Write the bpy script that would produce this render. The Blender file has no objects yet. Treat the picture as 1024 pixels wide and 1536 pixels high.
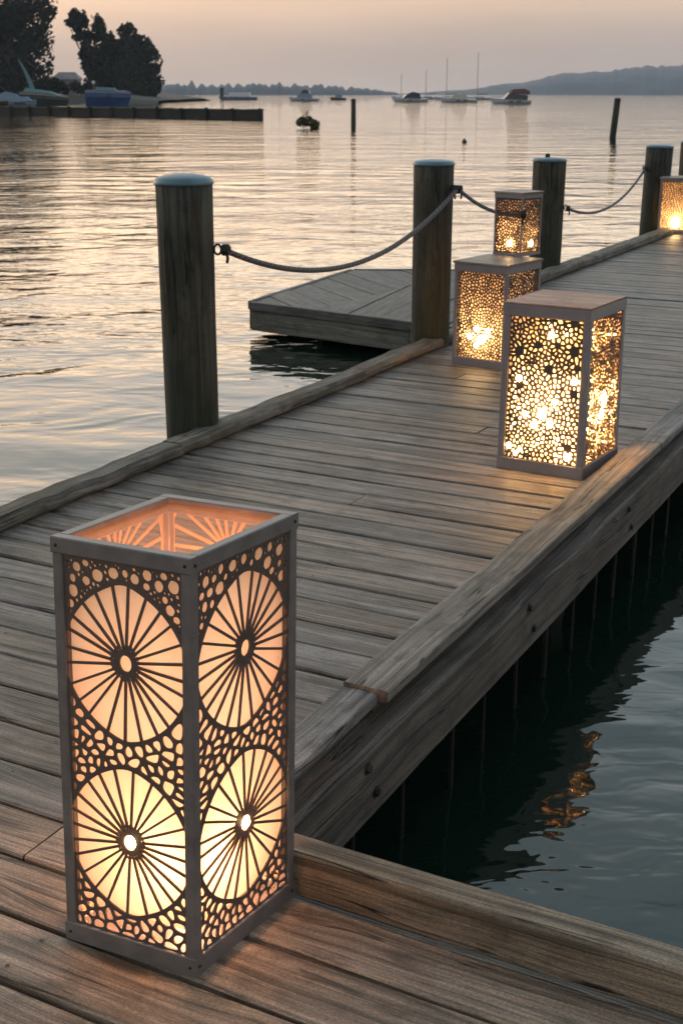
import bpy, math, random
from mathutils import Vector, Matrix, noise as mnoise
from mathutils.geometry import delaunay_2d_cdt
R = math.radians
V = Vector
scene = bpy.context.scene
COL = scene.collection
WATER_Z = -0.5
AZ = R(27.866)                       # heading of the pier
DIR = V((math.sin(AZ), math.cos(AZ), 0)); PER = V((math.cos(AZ), -math.sin(AZ), 0))
def pier_pt(d, p, z=0.0): return DIR * d + PER * p + V((0, 0, z))

# ------------------------------------------------------------------ nodes
class NT:
    def __init__(s, name):
        s.m = bpy.data.materials.new(name); s.m.use_nodes = True
        s.t = s.m.node_tree; s.t.nodes.clear()
        s.out = s.t.nodes.new('ShaderNodeOutputMaterial')
    def n(s, typ, ins=None, **props):
        nd = s.t.nodes.new('ShaderNode' + typ)
        for k, v in props.items(): setattr(nd, k, v)
        for k, v in (ins or {}).items():
            sock = nd.inputs[k]
            if hasattr(v, 'is_output'): s.t.links.new(v, sock)
            else: sock.default_value = v
        return nd
    def math(s, op, a, b=None, c=None, clamp=False):
        ins = {0: a}
        if b is not None: ins[1] = b
        if c is not None: ins[2] = c
        return s.n('Math', ins, operation=op, use_clamp=clamp).outputs[0]
    def maprange(s, v, a, b, c=0.0, d=1.0):
        return s.n('MapRange', {0: v, 1: a, 2: b, 3: c, 4: d}).outputs[0]
    def mix(s, f, a, b, mode='MIX'):
        nd = s.n('Mix', data_type='RGBA', blend_type=mode)
        for i, v in ((0, f), (6, a), (7, b)):
            if hasattr(v, 'is_output'): s.t.links.new(v, nd.inputs[i])
            else: nd.inputs[i].default_value = v
        return nd.outputs[2]
    def vscale(s, vec, x, y, z=1.0):
        return s.n('VectorMath', {0: vec, 1: (x, y, z)}, operation='MULTIPLY').outputs[0]
    def noise(s, vec, scale, detail=3.0, rough=0.5, dist=0.0, dim='3D'):
        return s.n('TexNoise', {'Vector': vec, 'Scale': scale, 'Detail': detail, 'Roughness': rough, 'Distortion': dist}, noise_dimensions=dim).outputs[0]
    def bump(s, h, strength=1.0, dist=0.01, normal=None):
        ins = {'Height': h, 'Strength': strength, 'Distance': dist}
        if normal is not None: ins['Normal'] = normal
        return s.n('Bump', ins).outputs[0]
    def surf(s, sh): s.t.links.new(sh, s.out.inputs['Surface'])

def c4(c): return (c[0], c[1], c[2], 1.0)

def wood_mat(name, dark, light, rough=0.6, bump=0.004, crack=0.5, knots=True, algae=None, gscale=1.0, patch=(0.75, 0.72, 0.66), spec=0.5):
    k = NT(name)
    uv = k.n('UVMap', uv_map='uv').outputs[0]
    tint = k.n('Attribute', attribute_name='tint').outputs['Color']
    sep = k.n('SeparateXYZ', {0: uv})
    u, v = sep.outputs[0], sep.outputs[1]
    # knots push the grain aside
    kn = k.n('TexVoronoi', {'Vector': k.vscale(uv, 1.1, 5.0), 'Scale': 1.0, 'Randomness': 1.0}, voronoi_dimensions='2D')
    kd = kn.outputs['Distance']
    kr = k.n('SeparateColor', {0: kn.outputs['Color']}).outputs[0]
    on = k.math('GREATER_THAN', kr, 0.62)
    push = k.math('MULTIPLY', k.maprange(kd, 0.0, 0.33, 0.03, 0.0), on)
    warp = k.math('MULTIPLY', k.math('SUBTRACT', k.noise(k.vscale(uv, 1.6, 5.0), 1.0, 2.0, dim='2D'), 0.5), 0.035)
    v2 = k.math('ADD', k.math('ADD', v, push), warp)
    uv2 = k.n('CombineXYZ', {0: u, 1: v2, 2: 0.0}).outputs[0]
    S = gscale
    g1 = k.noise(k.vscale(uv2, 0.7 * S, 24.0 * S), 1.6, 4.0, 0.6, dim='2D')
    g2 = k.noise(k.vscale(uv2, 5.0 * S, 330.0 * S), 1.0, 2.0, 0.6, dim='2D')
    sp = k.noise(k.vscale(uv, 150.0, 260.0), 1.0, 2.0, 0.6, dim='2D')
    g3 = k.noise(k.vscale(uv2, 0.55 * S, 20.0 * S), 1.0, 2.0, 0.45, dim='2D')
    big = k.noise(k.vscale(uv, 1.6, 3.5), 1.4, 4.0, 0.6, dim='2D')
    blot = k.noise(k.vscale(uv, 7.0, 15.0), 1.0, 6.0, 0.68, dim='2D')
    def grey(f): return k.n('CombineColor', {0: f, 1: f, 2: f}).outputs[0]
    col = k.mix(k.maprange(g1, 0.30, 0.70), c4(dark), c4(light))
    col = k.mix(1.0, col, grey(k.maprange(g2, 0.3, 0.7, 0.76, 1.20)), 'MULTIPLY')
    col = k.mix(1.0, col, grey(k.maprange(sp, 0.3, 0.7, 0.72, 1.24)), 'MULTIPLY')
    col = k.mix(k.maprange(big, 0.42, 0.68), col, k.mix(1.0, col, c4(patch), 'MULTIPLY'))
    col = k.mix(k.maprange(blot, 0.50, 0.70, 0.0, 0.65), col, c4((dark[0]*.6, dark[1]*.58, dark[2]*.55)))
    gl = k.noise(k.vscale(uv2, 0.45 * S, 46.0 * S), 1.0, 2.0, 0.5, dim='2D')
    line = k.math('MULTIPLY', k.maprange(k.math('ABSOLUTE', k.math('SUBTRACT', gl, 0.5)), 0.008, 0.040, 1.0, 0.0), k.maprange(blot, 0.36, 0.58, 0.35, 1.0))
    col = k.mix(k.math('MULTIPLY', line, 0.62), col, c4((dark[0] * .45, dark[1] * .43, dark[2] * .40)))
    ck = k.maprange(k.math('ABSOLUTE', k.math('SUBTRACT', g3, 0.46)), 0.003, 0.014, 1.0, 0.0)
    ckm = k.math('MULTIPLY', ck, k.maprange(big, 0.47, 0.53, 0.0, 1.0))
    col = k.mix(k.math('MULTIPLY', ckm, min(1.0, crack * 1.2)), col, c4((0.008, 0.007, 0.006)))
    if knots:
        km = k.math('MULTIPLY', k.maprange(kd, 0.035, 0.11, 1.0, 0.0), on)
        col = k.mix(k.math('MULTIPLY', km, 0.8), col, c4((0.035, 0.022, 0.014)))
    col = k.mix(1.0, col, tint, 'MULTIPLY')
    if algae:
        z = k.n('SeparateXYZ', {0: k.n('NewGeometry').outputs['Position']}).outputs[2]
        z = k.math('ADD', z, k.math('MULTIPLY', k.math('SUBTRACT', g1, 0.5), 0.5))
        col = k.mix(k.maprange(z, algae[0], algae[1], 0.8, 0.0), col, c4(algae[2]))
    h = k.math('ADD', k.math('MULTIPLY', g1, 0.6), k.math('MULTIPLY', g2, 0.5))
    h = k.math('ADD', h, k.math('MULTIPLY', sp, 0.25))
    h = k.math('SUBTRACT', h, k.math('MULTIPLY', k.math('ADD', ckm, k.math('MULTIPLY', line, 0.3)), crack * 1.6))
    nrm = k.bump(h, 0.8, bump)
    rg = k.maprange(g2, 0.2, 0.8, rough - 0.12, rough + 0.15)
    b = k.n('BsdfPrincipled', {'Base Color': col, 'Roughness': rg, 'Normal': nrm, 'Specular IOR Level': spec})
    k.surf(b.outputs[0]); return k.m

def simple_mat(name, col, rough=0.6, metal=0.0, var=0.25, scale=8.0, bump=0.0, spec=0.5):
    k = NT(name)
    pos = k.n('TexCoord').outputs['Object']
    n = k.noise(pos, scale, 4.0, 0.6)
    c = k.mix(k.maprange(n, 0.3, 0.7), c4([x * (1 - var) for x in col]), c4([min(1, x * (1 + var)) for x in col]))
    ins = {'Base Color': c, 'Roughness': k.maprange(n, 0.2, 0.8, max(0.02, rough - 0.1), min(1, rough + 0.1)), 'Metallic': metal, 'Specular IOR Level': spec}
    if bump: ins['Normal'] = k.bump(k.noise(pos, scale * 9, 3.0), 0.5, bump)
    k.surf(k.n('BsdfPrincipled', ins).outputs[0]); return k.m

def emit_mat(name, col, s):
    k = NT(name); k.surf(k.n('Emission', {'Color': c4(col), 'Strength': s}).outputs[0]); return k.m

def shade_mat(name, col):
    k = NT(name)
    pos = k.n('TexCoord').outputs['Object']
    n = k.noise(k.vscale(pos, 1, 1, .5), 14.0, 5.0, 0.6)
    c = k.mix(k.maprange(n, 0.3, 0.7), c4([x * .9 for x in col]), c4(col))
    d = k.n('BsdfDiffuse', {'Color': c}).outputs[0]
    t = k.n('BsdfTranslucent', {'Color': c}).outputs[0]
    k.surf(k.n('MixShader', {0: 0.24, 1: d, 2: t}).outputs[0]); return k.m

def pane_mat(name, col, refl=0.06):
    k = NT(name)
    t = k.n('BsdfTransparent', {'Color': c4(col)}).outputs[0]
    g = k.n('BsdfGlossy', {'Color': c4((1, 1, 1)), 'Roughness': 0.08}).outputs[0]
    k.surf(k.n('MixShader', {0: refl, 1: t, 2: g}).outputs[0]); return k.m

def leaf_mat(name, col):
    k = NT(name)
    tint = k.n('Attribute', attribute_name='tint').outputs['Color']
    c = k.mix(1.0, c4(col), tint, 'MULTIPLY')
    k.surf(k.n('BsdfPrincipled', {'Base Color': c, 'Roughness': 0.7, 'Specular IOR Level': 0.2}).outputs[0]); return k.m

# ------------------------------------------------------------------ mesh building
class MB:
    def __init__(s): s.v = []; s.f = []; s.uv = []; s.t = []
    def face(s, idx, uvs=None, tint=(1, 1, 1)):
        s.f.append(tuple(idx)); s.uv.append(uvs or [(0, 0)] * len(idx)); s.t.append(tint)
    def quadbox(s, c, sx, sy, sz, rz=0.0, tint=(1, 1, 1), bev=0.0):
        A = V(c) - V((math.cos(rz), math.sin(rz), 0)) * sx / 2; B = V(c) + V((math.cos(rz), math.sin(rz), 0)) * sx / 2
        timber(s, A, B, sy, sz, seg=1e9, jit=0, bev=bev or min(sy, sz) * .06, tint=tint)
    def build(s, name, mat, parent=None, origin=(0, 0, 0), smooth=False):
        me = bpy.data.meshes.new(name)
        o = V(origin)
        me.from_pydata([tuple(V(p) - o) for p in s.v], [], s.f)
        ul = me.uv_layers.new(name='uv')
        flat = [c for face in s.uv for q in face for c in q]
        ul.data.foreach_set('uv', flat)
        ca = me.color_attributes.new('tint', 'FLOAT_COLOR', 'CORNER')
        cols = []
        for f, t in zip(s.f, s.t): cols += [t[0], t[1], t[2], 1.0] * len(f)
        ca.data.foreach_set('color', cols)
        if smooth: me.polygons.foreach_set('use_smooth', [True] * len(me.polygons))
        me.materials.append(mat); me.update()
        ob = bpy.data.objects.new(name, me); COL.objects.link(ob)
        if parent: ob.parent = parent
        return ob

RNG = random.Random(7)
def timber(mb, A, B, w, h, seg=0.3, jit=0.0015, bev=0.006, tint=(1, 1, 1), up=V((0, 0, 1)), bow=0.0, twist=0.0):
    A = V(A); B = V(B); d = B - A; L = d.length; d = d / L
    side = d.cross(up)
    if side.length < 1e-4: side = V((1, 0, 0))
    side.normalize(); upv = side.cross(d)
    n = max(1, int(math.ceil(L / seg)))
    b = min(bev, w * .45, h * .45)
    prof = [(-w/2 + b, -h/2), (w/2 - b, -h/2), (w/2, -h/2 + b), (w/2, h/2 - b), (w/2 - b, h/2), (-w/2 + b, h/2), (-w/2, h/2 - b), (-w/2, -h/2 + b)]
    per = [0.0]
    for i in range(8):
        a, c = prof[i], prof[(i + 1) % 8]; per.append(per[-1] + math.hypot(a[0] - c[0], a[1] - c[1]))
    ou, ov = RNG.uniform(0, 60), RNG.uniform(0, 60)
    base = len(mb.v); tw0 = RNG.uniform(-twist, twist); tw1 = RNG.uniform(-twist, twist); bw = RNG.uniform(-bow, bow)
    for i in range(n + 1):
        t = i / n; c = A + d * (L * t) + upv * (bw * math.sin(math.pi * t)); tw = tw0 + (tw1 - tw0) * t
        jx, jz = RNG.gauss(0, jit), RNG.gauss(0, jit)
        for (x, z) in prof:
            x2 = x + jx + RNG.gauss(0, jit * .5); z2 = z + jz * .5 + RNG.gauss(0, jit * .4) + x * tw
            mb.v.append(c + side * x2 + upv * z2)
    for i in range(n):
        u0, u1 = ou + L * i / n, ou + L * (i + 1) / n
        for k in range(8):
            k2 = (k + 1) % 8; r0 = base + i * 8; r1 = r0 + 8
            mb.face((r0 + k, r0 + k2, r1 + k2, r1 + k), [(u0, ov + per[k]), (u0, ov + per[k + 1]), (u1, ov + per[k + 1]), (u1, ov + per[k])], tint)
    e0 = [base + k for k in range(8)][::-1]; e1 = [base + n * 8 + k for k in range(8)]
    for e in (e0, e1):
        mb.face(e, [(ou + .15 * prof[j][0], ov + prof[j][1]) for j in range(8)], (tint[0] * .8, tint[1] * .75, tint[2] * .7))

def tube(mb, pts, rad, ns=10, tint=(1, 1, 1), cap=True):
    pts = [V(p) for p in pts]; base = len(mb.v); n = len(pts); L = 0
    rads = rad if isinstance(rad, (list, tuple)) else [rad] * n
    prev = None; us = []
    for i, p in enumerate(pts):
        d = (pts[min(i + 1, n - 1)] - pts[max(i - 1, 0)]).normalized()
        if prev is None:
            a = V((0, 0, 1)) if abs(d.z) < .9 else V((1, 0, 0)); s = d.cross(a).normalized()
        else: s = (prev - d * prev.dot(d)).normalized()
        prev = s; t = d.cross(s)
        if i: L += (p - pts[i - 1]).length
        us.append(L)
        for k in range(ns):
            a = 2 * math.pi * k / ns; mb.v.append(p + (s * math.cos(a) + t * math.sin(a)) * rads[i])
    for i in range(n - 1):
        for k in range(ns):
            k2 = (k + 1) % ns; r0 = base + i * ns; r1 = r0 + ns; q = 2 * math.pi * max(rads) / ns
            mb.face((r0 + k, r0 + k2, r1 + k2, r1 + k), [(us[i], q * k), (us[i], q * (k + 1)), (us[i + 1], q * (k + 1)), (us[i + 1], q * k)], tint)
    if cap:
        mb.face([base + k for k in range(ns)][::-1], None, tint); mb.face([base + (n - 1) * ns + k for k in range(ns)], None, tint)

def lathe(mb, c, prof, ns=32, tint=(1, 1, 1), wob=0.0, seed=0):
    c = V(c); base = len(mb.v)
    for (r, z) in prof:
        for k in range(ns):
            a = 2 * math.pi * k / ns; rr = r
            if wob: rr = r * (1 + wob * (mnoise.noise(V((math.cos(a) * 3 + seed, math.sin(a) * 3, z * .5))) + .5 * mnoise.noise(V((math.cos(a) * 9, math.sin(a) * 9 + seed, z * .9)))))
            mb.v.append(c + V((rr * math.cos(a), rr * math.sin(a), z)))
    for i in range(len(prof) - 1):
        z0, z1 = prof[i][1], prof[i + 1][1]
        if abs(z1 - z0) < 1e-6: z1 = z0 + prof[i][0] - prof[i + 1][0]
        q = 2 * math.pi * max(p[0] for p in prof) / ns
        for k in range(ns):
            k2 = (k + 1) % ns; r0 = base + i * ns; r1 = r0 + ns
            mb.face((r0 + k, r0 + k2, r1 + k2, r1 + k), [(z0 + seed, q * k), (z0 + seed, q * (k + 1)), (z1 + seed, q * (k + 1)), (z1 + seed, q * k)], tint)
    mb.face([base + k for k in range(ns)][::-1], None, tint); mb.face([base + (len(prof) - 1) * ns + k for k in range(ns)], None, tint)

def sphere(mb, c, r, n=12, sz=1.0, tint=(1, 1, 1)):
    prof = [(max(1e-4, r * math.sin(math.pi * i / n)), -r * sz * math.cos(math.pi * i / n)) for i in range(n + 1)]
    lathe(mb, c, prof, n * 2, tint)

def empty(name, loc, label, cat, group=None, rz=0.0):
    o = bpy.data.objects.new(name, None); COL.objects.link(o); o.empty_display_size = .2
    o.location = loc; o.rotation_euler = (0, 0, rz)
    return tag(o, label, cat, group)
def tag(o, label=None, cat=None, group=None, kind=None):
    if label: o['label'] = label
    if cat: o['category'] = cat
    if group: o['group'] = group
    if kind: o['kind'] = kind
    return o

# ------------------------------------------------------------------ materials
M = {}
M['deck'] = wood_mat('weathered deck boards', (0.082, 0.067, 0.058), (0.285, 0.235, 0.202), rough=0.50, bump=0.004, crack=0.55)
M['rail'] = wood_mat('grey rail timber', (0.078, 0.070, 0.064), (0.285, 0.26, 0.24), rough=0.66, bump=0.006, crack=0.85)
M['kerb'] = wood_mat('worn kerb timber', (0.062, 0.056, 0.048), (0.235, 0.212, 0.182), rough=0.75, bump=0.008, crack=0.8, patch=(0.7, 0.66, 0.55))
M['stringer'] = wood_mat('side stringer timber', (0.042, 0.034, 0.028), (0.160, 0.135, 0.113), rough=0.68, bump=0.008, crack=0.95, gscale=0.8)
M['beam'] = wood_mat('brown kerb beam', (0.095, 0.072, 0.052), (0.32, 0.255, 0.19), rough=0.65, bump=0.006, crack=0.95)
M['post'] = wood_mat('dark mooring post', (0.028, 0.030, 0.024), (0.092, 0.089, 0.073), rough=0.72, bump=0.010, crack=1.0, algae=(0.0, 0.55, (0.022, 0.033, 0.020)), spec=0.3)
M['float'] = wood_mat('grey float boards', (0.05, 0.05, 0.048), (0.14, 0.14, 0.136), rough=0.6, bump=0.004, crack=0.6)
M['lid'] = wood_mat('lantern lid boards', (0.36, 0.18, 0.12), (0.60, 0.34, 0.24), rough=0.55, bump=0.002, crack=0.3, knots=False)
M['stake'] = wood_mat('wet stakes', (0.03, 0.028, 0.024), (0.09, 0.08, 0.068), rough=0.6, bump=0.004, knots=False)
M['cap'] = simple_mat('blue post cap', (0.085, 0.155, 0.195), rough=0.42, var=0.2, scale=10)
k = NT('grey laid rope')
sp = k.n('SeparateXYZ', {0: k.n('UVMap', uv_map='uv').outputs[0]})
tw = k.math('SINE', k.math('ADD', k.math('MULTIPLY', sp.outputs[0], 150.0), k.math('MULTIPLY', sp.outputs[1], 222.0)))
cc = k.mix(k.maprange(tw, -1, .4), c4((.06, .058, .06)), c4((.115, .11, .115)))
k.surf(k.n('BsdfPrincipled', {'Base Color': cc, 'Roughness': .75, 'Normal': k.bump(tw, .5, .002)}).outputs[0]); M['rope'] = k.m
M['iron'] = simple_mat('dark iron', (0.03, 0.028, 0.027), rough=0.5, metal=0.6, var=0.3)
M['frame'] = simple_mat('taupe painted steel', (0.175, 0.150, 0.143), rough=0.40, metal=0.15, var=0.2, scale=26, bump=0.0006)
M['frame2'] = simple_mat('sky tinted painted steel', (0.215, 0.188, 0.194), rough=0.48, metal=0.15, var=0.1, scale=14, bump=0.0006)  # farther frames lightened toward mauve: sky reflection put into the colour
M['panel'] = simple_mat('dark taupe sheet steel', (0.105, 0.076, 0.066), rough=0.5, metal=0.1, var=0.15, scale=12)
M['panel2'] = simple_mat('dark brown sheet steel', (0.060, 0.044, 0.040), rough=0.6, metal=0.1, var=0.15, scale=12)
M['panel_in'] = simple_mat('lamplit sheet steel', (0.55, 0.34, 0.19), rough=0.5, metal=0.1, var=0.15, scale=12)  # inner panels tinted orange: lamplight painted into the metal colour
M['shade'] = shade_mat('parchment shade', (0.95, 0.80, 0.60))
k = NT('amber lid glass')
t = k.n('BsdfTransparent', {'Color': c4((.97, .86, .76))}).outputs[0]; tl = k.n('BsdfTranslucent', {'Color': c4((.95, .68, .48))}).outputs[0]; g = k.n('BsdfGlossy', {'Color': c4((1, 1, 1)), 'Roughness': 0.1}).outputs[0]
k.surf(k.n('MixShader', {0: .035, 1: k.n('MixShader', {0: .065, 1: t, 2: tl}).outputs[0], 2: g}).outputs[0]); M['glass'] = k.m

# ------------------------------------------------------------------ the pier
pier = empty('wooden_pier', (0, 0, 0), 'long weathered grey plank pier with low kerbs running out over the water', 'pier')
def gtint(lo=.78, hi=1.2, warm=0.07):
    b = RNG.uniform(lo, hi); w = RNG.uniform(-warm, warm); return (b * (1 + w), b, b * (1 - w))
RAIL_IN, RAIL_OUT, LEFT_NEAR, LEFT_FAR, STEP_D, END_D = -1.384, -1.257, -3.20, -3.63, 8.75, 26.0
PITCH, GAP, TH = 0.1515, 0.0115, 0.035
mb = MB(); edges = []
d = -0.283
k = 0
while d < END_D:
    lo = LEFT_NEAR + .02 if d + PITCH < STEP_D else LEFT_FAR + .02
    hi = 1.9 if d + PITCH < 1.93 else -1.345
    # joints
    cuts = [lo]
    if abs(d - 1.686) < .05: cuts.append(-1.64)
    elif hi > 0: cuts.append(RNG.uniform(-2.8, -2.3) if k % 2 else RNG.uniform(.2, .9))
    elif RNG.random() < .04: cuts.append(RNG.uniform(-2.7, -1.9))
    cuts.append(hi)
    for a, b in zip(cuts[:-1], cuts[1:]):
        z = -TH / 2 + RNG.gauss(0, .0016)
        ta = a + .003 if a != lo else a + RNG.uniform(-.01, .01)
        tb = b - .003
        dw = PITCH - GAP + RNG.gauss(0, .0015)
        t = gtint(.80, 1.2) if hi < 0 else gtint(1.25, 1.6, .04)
        if hi > 0: t = (t[0] * 1.28, t[1] * 1.12, t[2] * .95)  # near boards lightened and warmed: lantern light painted into their tint
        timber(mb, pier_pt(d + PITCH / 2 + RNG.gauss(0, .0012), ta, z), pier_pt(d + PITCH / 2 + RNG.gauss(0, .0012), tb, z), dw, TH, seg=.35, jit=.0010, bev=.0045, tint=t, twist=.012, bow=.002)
    for p in (-3.05, -2.45, -1.9, -1.42):
        if hi > 0 and d > 1.5: continue
        for q in (.03, .115):
            if RNG.random() < .12: continue
            c = pier_pt(d + q + RNG.gauss(0, .004), p + RNG.gauss(0, .006), RNG.uniform(.0004, .0016)); n0 = len(mb.v); r = .0044
            mb.v += [c + V((r * math.cos(t * math.pi / 3), r * math.sin(t * math.pi / 3), 0)) for t in range(6)]
            mb.face(range(n0, n0 + 6), None, (.16, .12, .10))
    d += PITCH; k += 1
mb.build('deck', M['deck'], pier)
# joists under the deck
for p in (-3.05, -2.45, -1.9, -1.38):
    mb = MB(); timber(mb, pier_pt(1.95, p, -TH - .075), pier_pt(END_D, p, -TH - .075), .05, .14, seg=2, tint=(.7, .7, .7)); mb.build('joist', M['stake'], pier)
for p0, dd in ((-3.0, .2), (-3.0, .9), (-3.0, 1.6)):
    mb = MB(); timber(mb, pier_pt(dd, p0, -TH - .075), pier_pt(dd, 1.85, -TH - .075), .05, .14, seg=2, tint=(.7, .7, .7)); mb.build('joist', M['stake'], pier)
# left kerb, in lengths
def kerb(d0, d1, p, w=.115, h=.06):
    mb = MB(); timber(mb, pier_pt(d0, p, h / 2), pier_pt(d1, p + RNG.gauss(0, .004), h / 2), w, h, seg=.09, jit=.0030, bev=.015, tint=gtint(.85, 1.15))
    mb.build('kerb', M['kerb'], pier)
for a, b in ((-.3, 1.5), (1.51, 4.35), (4.365, 6.1), (6.11, STEP_D)): kerb(a, b, -3.142)
for a, b in ((STEP_D - .1, 11.6), (11.61, 15.2), (15.21, 20.0), (20.01, END_D)): kerb(a, b, -3.54, .15, .07)
mb = MB(); timber(mb, pier_pt(STEP_D - .05, -3.6, .032), pier_pt(STEP_D - .05, -3.09, .032), .1, .06, seg=.1, jit=.003, bev=.012); mb.build('kerb', M['kerb'], pier)
# left outer stringer
for a, b, p in ((-.3, STEP_D, -3.225), (STEP_D, END_D, -3.655)):
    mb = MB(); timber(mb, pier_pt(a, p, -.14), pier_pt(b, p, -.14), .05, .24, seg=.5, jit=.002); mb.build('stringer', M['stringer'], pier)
# right rail: cap boards on filler strips over the big outer stringer
joints = [(1.905, 2.622), (2.629, 5.35), (5.357, 8.6), (8.607, 12.0), (12.007, 16.0), (16.007, END_D)]
for i, (a, b) in enumerate(joints):
    mb = MB(); off = .026 if i == 0 else 0
    timber(mb, pier_pt(a, (RAIL_IN + RAIL_OUT) / 2 - off * .5, .040 - off * .35), pier_pt(b, (RAIL_IN + RAIL_OUT) / 2 - off * .5, .040 - off * .35), RAIL_OUT - RAIL_IN - off, .034, seg=.22, jit=.0009, bev=.004, tint=gtint(.95, 1.12))
    mb.build('cap_rail', M['rail'], pier)
dd = 1.92
while dd < END_D:
    e = min(END_D, dd + RNG.uniform(.5, .8)); mb = MB(); timber(mb, pier_pt(dd, -1.326, .0035), pier_pt(e, -1.328, .0055), .058, .034, seg=.3, jit=.001, bev=.003, tint=(.75, .75, .78)); mb.build('filler_strip', M['stringer'], pier)
    dd = e + .07
for a, b in ((1.93, 6.4), (6.408, 11.2), (11.208, 17.0), (17.008, END_D)):
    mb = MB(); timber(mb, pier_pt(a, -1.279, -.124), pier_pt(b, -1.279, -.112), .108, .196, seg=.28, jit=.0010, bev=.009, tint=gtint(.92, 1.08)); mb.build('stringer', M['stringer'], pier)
dd = 2.45
while dd < 14:
    for z in (-.065, -.155):
        mb = MB(); q = pier_pt(dd + (0 if z > -.1 else .05), -1.225, z); tube(mb, [q, q + PER * .003], .017, 12); tube(mb, [q + PER * .003, q + PER * .011], .010, 6); mb.build('bolt', M['iron'], pier)
    dd += 1.15
# the beam along the edge of the near platform
mb = MB(); timber(mb, pier_pt(1.872, -1.42, .05), pier_pt(1.872, 1.95, .05), .066, .10, seg=.2, jit=.0010, bev=.006, tint=(1.02, 1, .97)); mb.build('edge_beam', M['beam'], pier)
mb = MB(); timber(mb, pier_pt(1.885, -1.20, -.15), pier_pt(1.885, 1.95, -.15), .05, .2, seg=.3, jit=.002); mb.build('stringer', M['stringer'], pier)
# stakes and piles under the edge
dd = 2.25
while dd < 14:
    mb = MB(); p = -1.30 + RNG.gauss(0, .006); lean = RNG.gauss(0, .012)
    tube(mb, [pier_pt(dd, p, -.2), pier_pt(dd + lean * .5, p, -.6), pier_pt(dd + lean, p + .005, -1.1)], RNG.uniform(.005, .008), 8, tint=(.25, .24, .23)); mb.build('support_stake', M['stake'], pier)
    dd += RNG.uniform(.25, .33)
for dd in (2.2, 4.7, 7.2, 9.7, 12.2, 14.7, 18, 22):
    for p in (-1.55, -2.95):
        mb = MB(); lathe(mb, pier_pt(dd, p), [(.1, -2.0), (.1, -.05)], 16, wob=.03, seed=dd); mb.build('support_pile', M['stake'], pier)

# ------------------------------------------------------------------ mooring posts
GP = 'mooring posts along the pier'
def post(x, y, r, h, label, seed, lean=(0, 0), cd=.02):
    o = empty('mooring_post', (x, y, WATER_Z), label, 'post', GP)
    zb = -1.5; n = 14; mb = MB()
    prof = [(r * (.93 + .07 * i / n) * (1 + RNG.gauss(0, .004)), zb + (h - zb) * i / n + .5) for i in range(n + 1)]
    lathe(mb, (0, 0, 0), prof, 56, tint=gtint(.9, 1.1), wob=.022, seed=seed)
    mb.build('shaft', M['post'], o, smooth=True)
    mb = MB(); rc = r * 1.015; H = h + .5
    prof = [(rc, H - .012), (rc + .004, H - .009), (rc + .004, H + .004)] + [(rc * math.cos(a * math.pi / 2 / 8), H + .006 + cd * math.sin(a * math.pi / 2 / 8)) for a in range(0, 8)] + [(.002, H + .006 + cd)]
    lathe(mb, (0, 0, 0), prof, 48); mb.build('cap', M['cap'], o, smooth=True)
    o.rotation_euler = (lean[0], lean[1], 0)
    return o
def eye(o, x, y, z, ang):
    mb = MB(); pts = [(x + .016 * math.cos(ang) * (1 + math.cos(t)), y + .016 * math.sin(ang) * (1 + math.cos(t)), z + .5 + .022 * math.sin(t)) for t in [i * 2 * math.pi / 14 for i in range(15)]]
    tube(mb, pts, .005, 8); ob = mb.build('ring', M['iron'], o, smooth=True); return ob
p1 = post(-.687, 5.69, .125, 1.135, 'dark mooring post nearest the front lantern, with a pale blue domed cap', 1, cd=.030)
p2 = post(.555, 7.89, .121, 1.10, 'brown mooring post with teal cap between the floating dock and the lantern stack', 2)
p3 = post(1.79, 11.30, .142, .955, 'mooring post with a teal cap directly behind the small lantern on the stack', 3)
p4 = post(3.56, 14.85, .150, .93, 'thick mooring post with a flat teal top beside the far lantern', 4, (0, R(1.0)))
p5 = post(4.37, 16.35, .16, .93, 'mooring post partly cut off at the right edge behind the far lantern', 5)
mb = MB(); sphere(mb, (-.02, .0, .955 + .5 + .036), .022, 8); mb.build('knob', M['iron'], p3)
eye(p1, .125, -.01, .845, -.1); eye(p2, .10, -.075, .955, -.6); eye(p3, .135, -.05, .56, -.3); eye(p4, -.15, -.03, .70, math.pi)
# bird-nick loop of rope hanging on the far post

# ropes
GR = 'ropes strung between the mooring posts'
def rope(a, b, sag, rad, label, knots=(True, True)):
    a = V(a); b = V(b); n = 40; mid = (a + b) / 2
    o = empty('rope', a, label, 'rope', GR)
    pts = []
    for i in range(n + 1):
        t = i / n; q = a.lerp(b, t); q.z -= sag * 4 * t * (1 - t); pts.append(q - a)
    mb = MB(); tube(mb, pts, rad, 12); mb.build('strand', M['rope'], o, smooth=True)
    for on, q, s in ((knots[0], pts[0], 1), (knots[1], pts[-1], -1)):
        if not on: continue
        mb = MB(); c = q
        for j in range(3):
            w = [c + V((.004 * math.cos(t) + .009 * s * (j - .3), .016 * math.cos(t), .017 * math.sin(t))) for t in [i * 2 * math.pi / 12 for i in range(13)]]
            tube(mb, w, rad * .7, 8)
        tube(mb, [c + V((.01 * s, -.015, -.01)), c + V((.016 * s, -.02, -.035)), c + V((.012 * s, -.022, -.055))], rad * .5, 8)
        mb.build('knot', M['iron'], o, smooth=True)
rope((-.515, 5.66, .845), (.69, 7.79, .955), .245, .0135, 'long sagging grey rope over the floating dock')
rope((.70, 7.80, .955), (1.055, 7.475, .836), .05, .011, 'short dark rope tied to the small upper lantern')
rope((1.95, 11.22, .555), (3.42, 14.78, .69), .20, .013, 'thin sagging rope over open water beside the far lantern')

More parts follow.
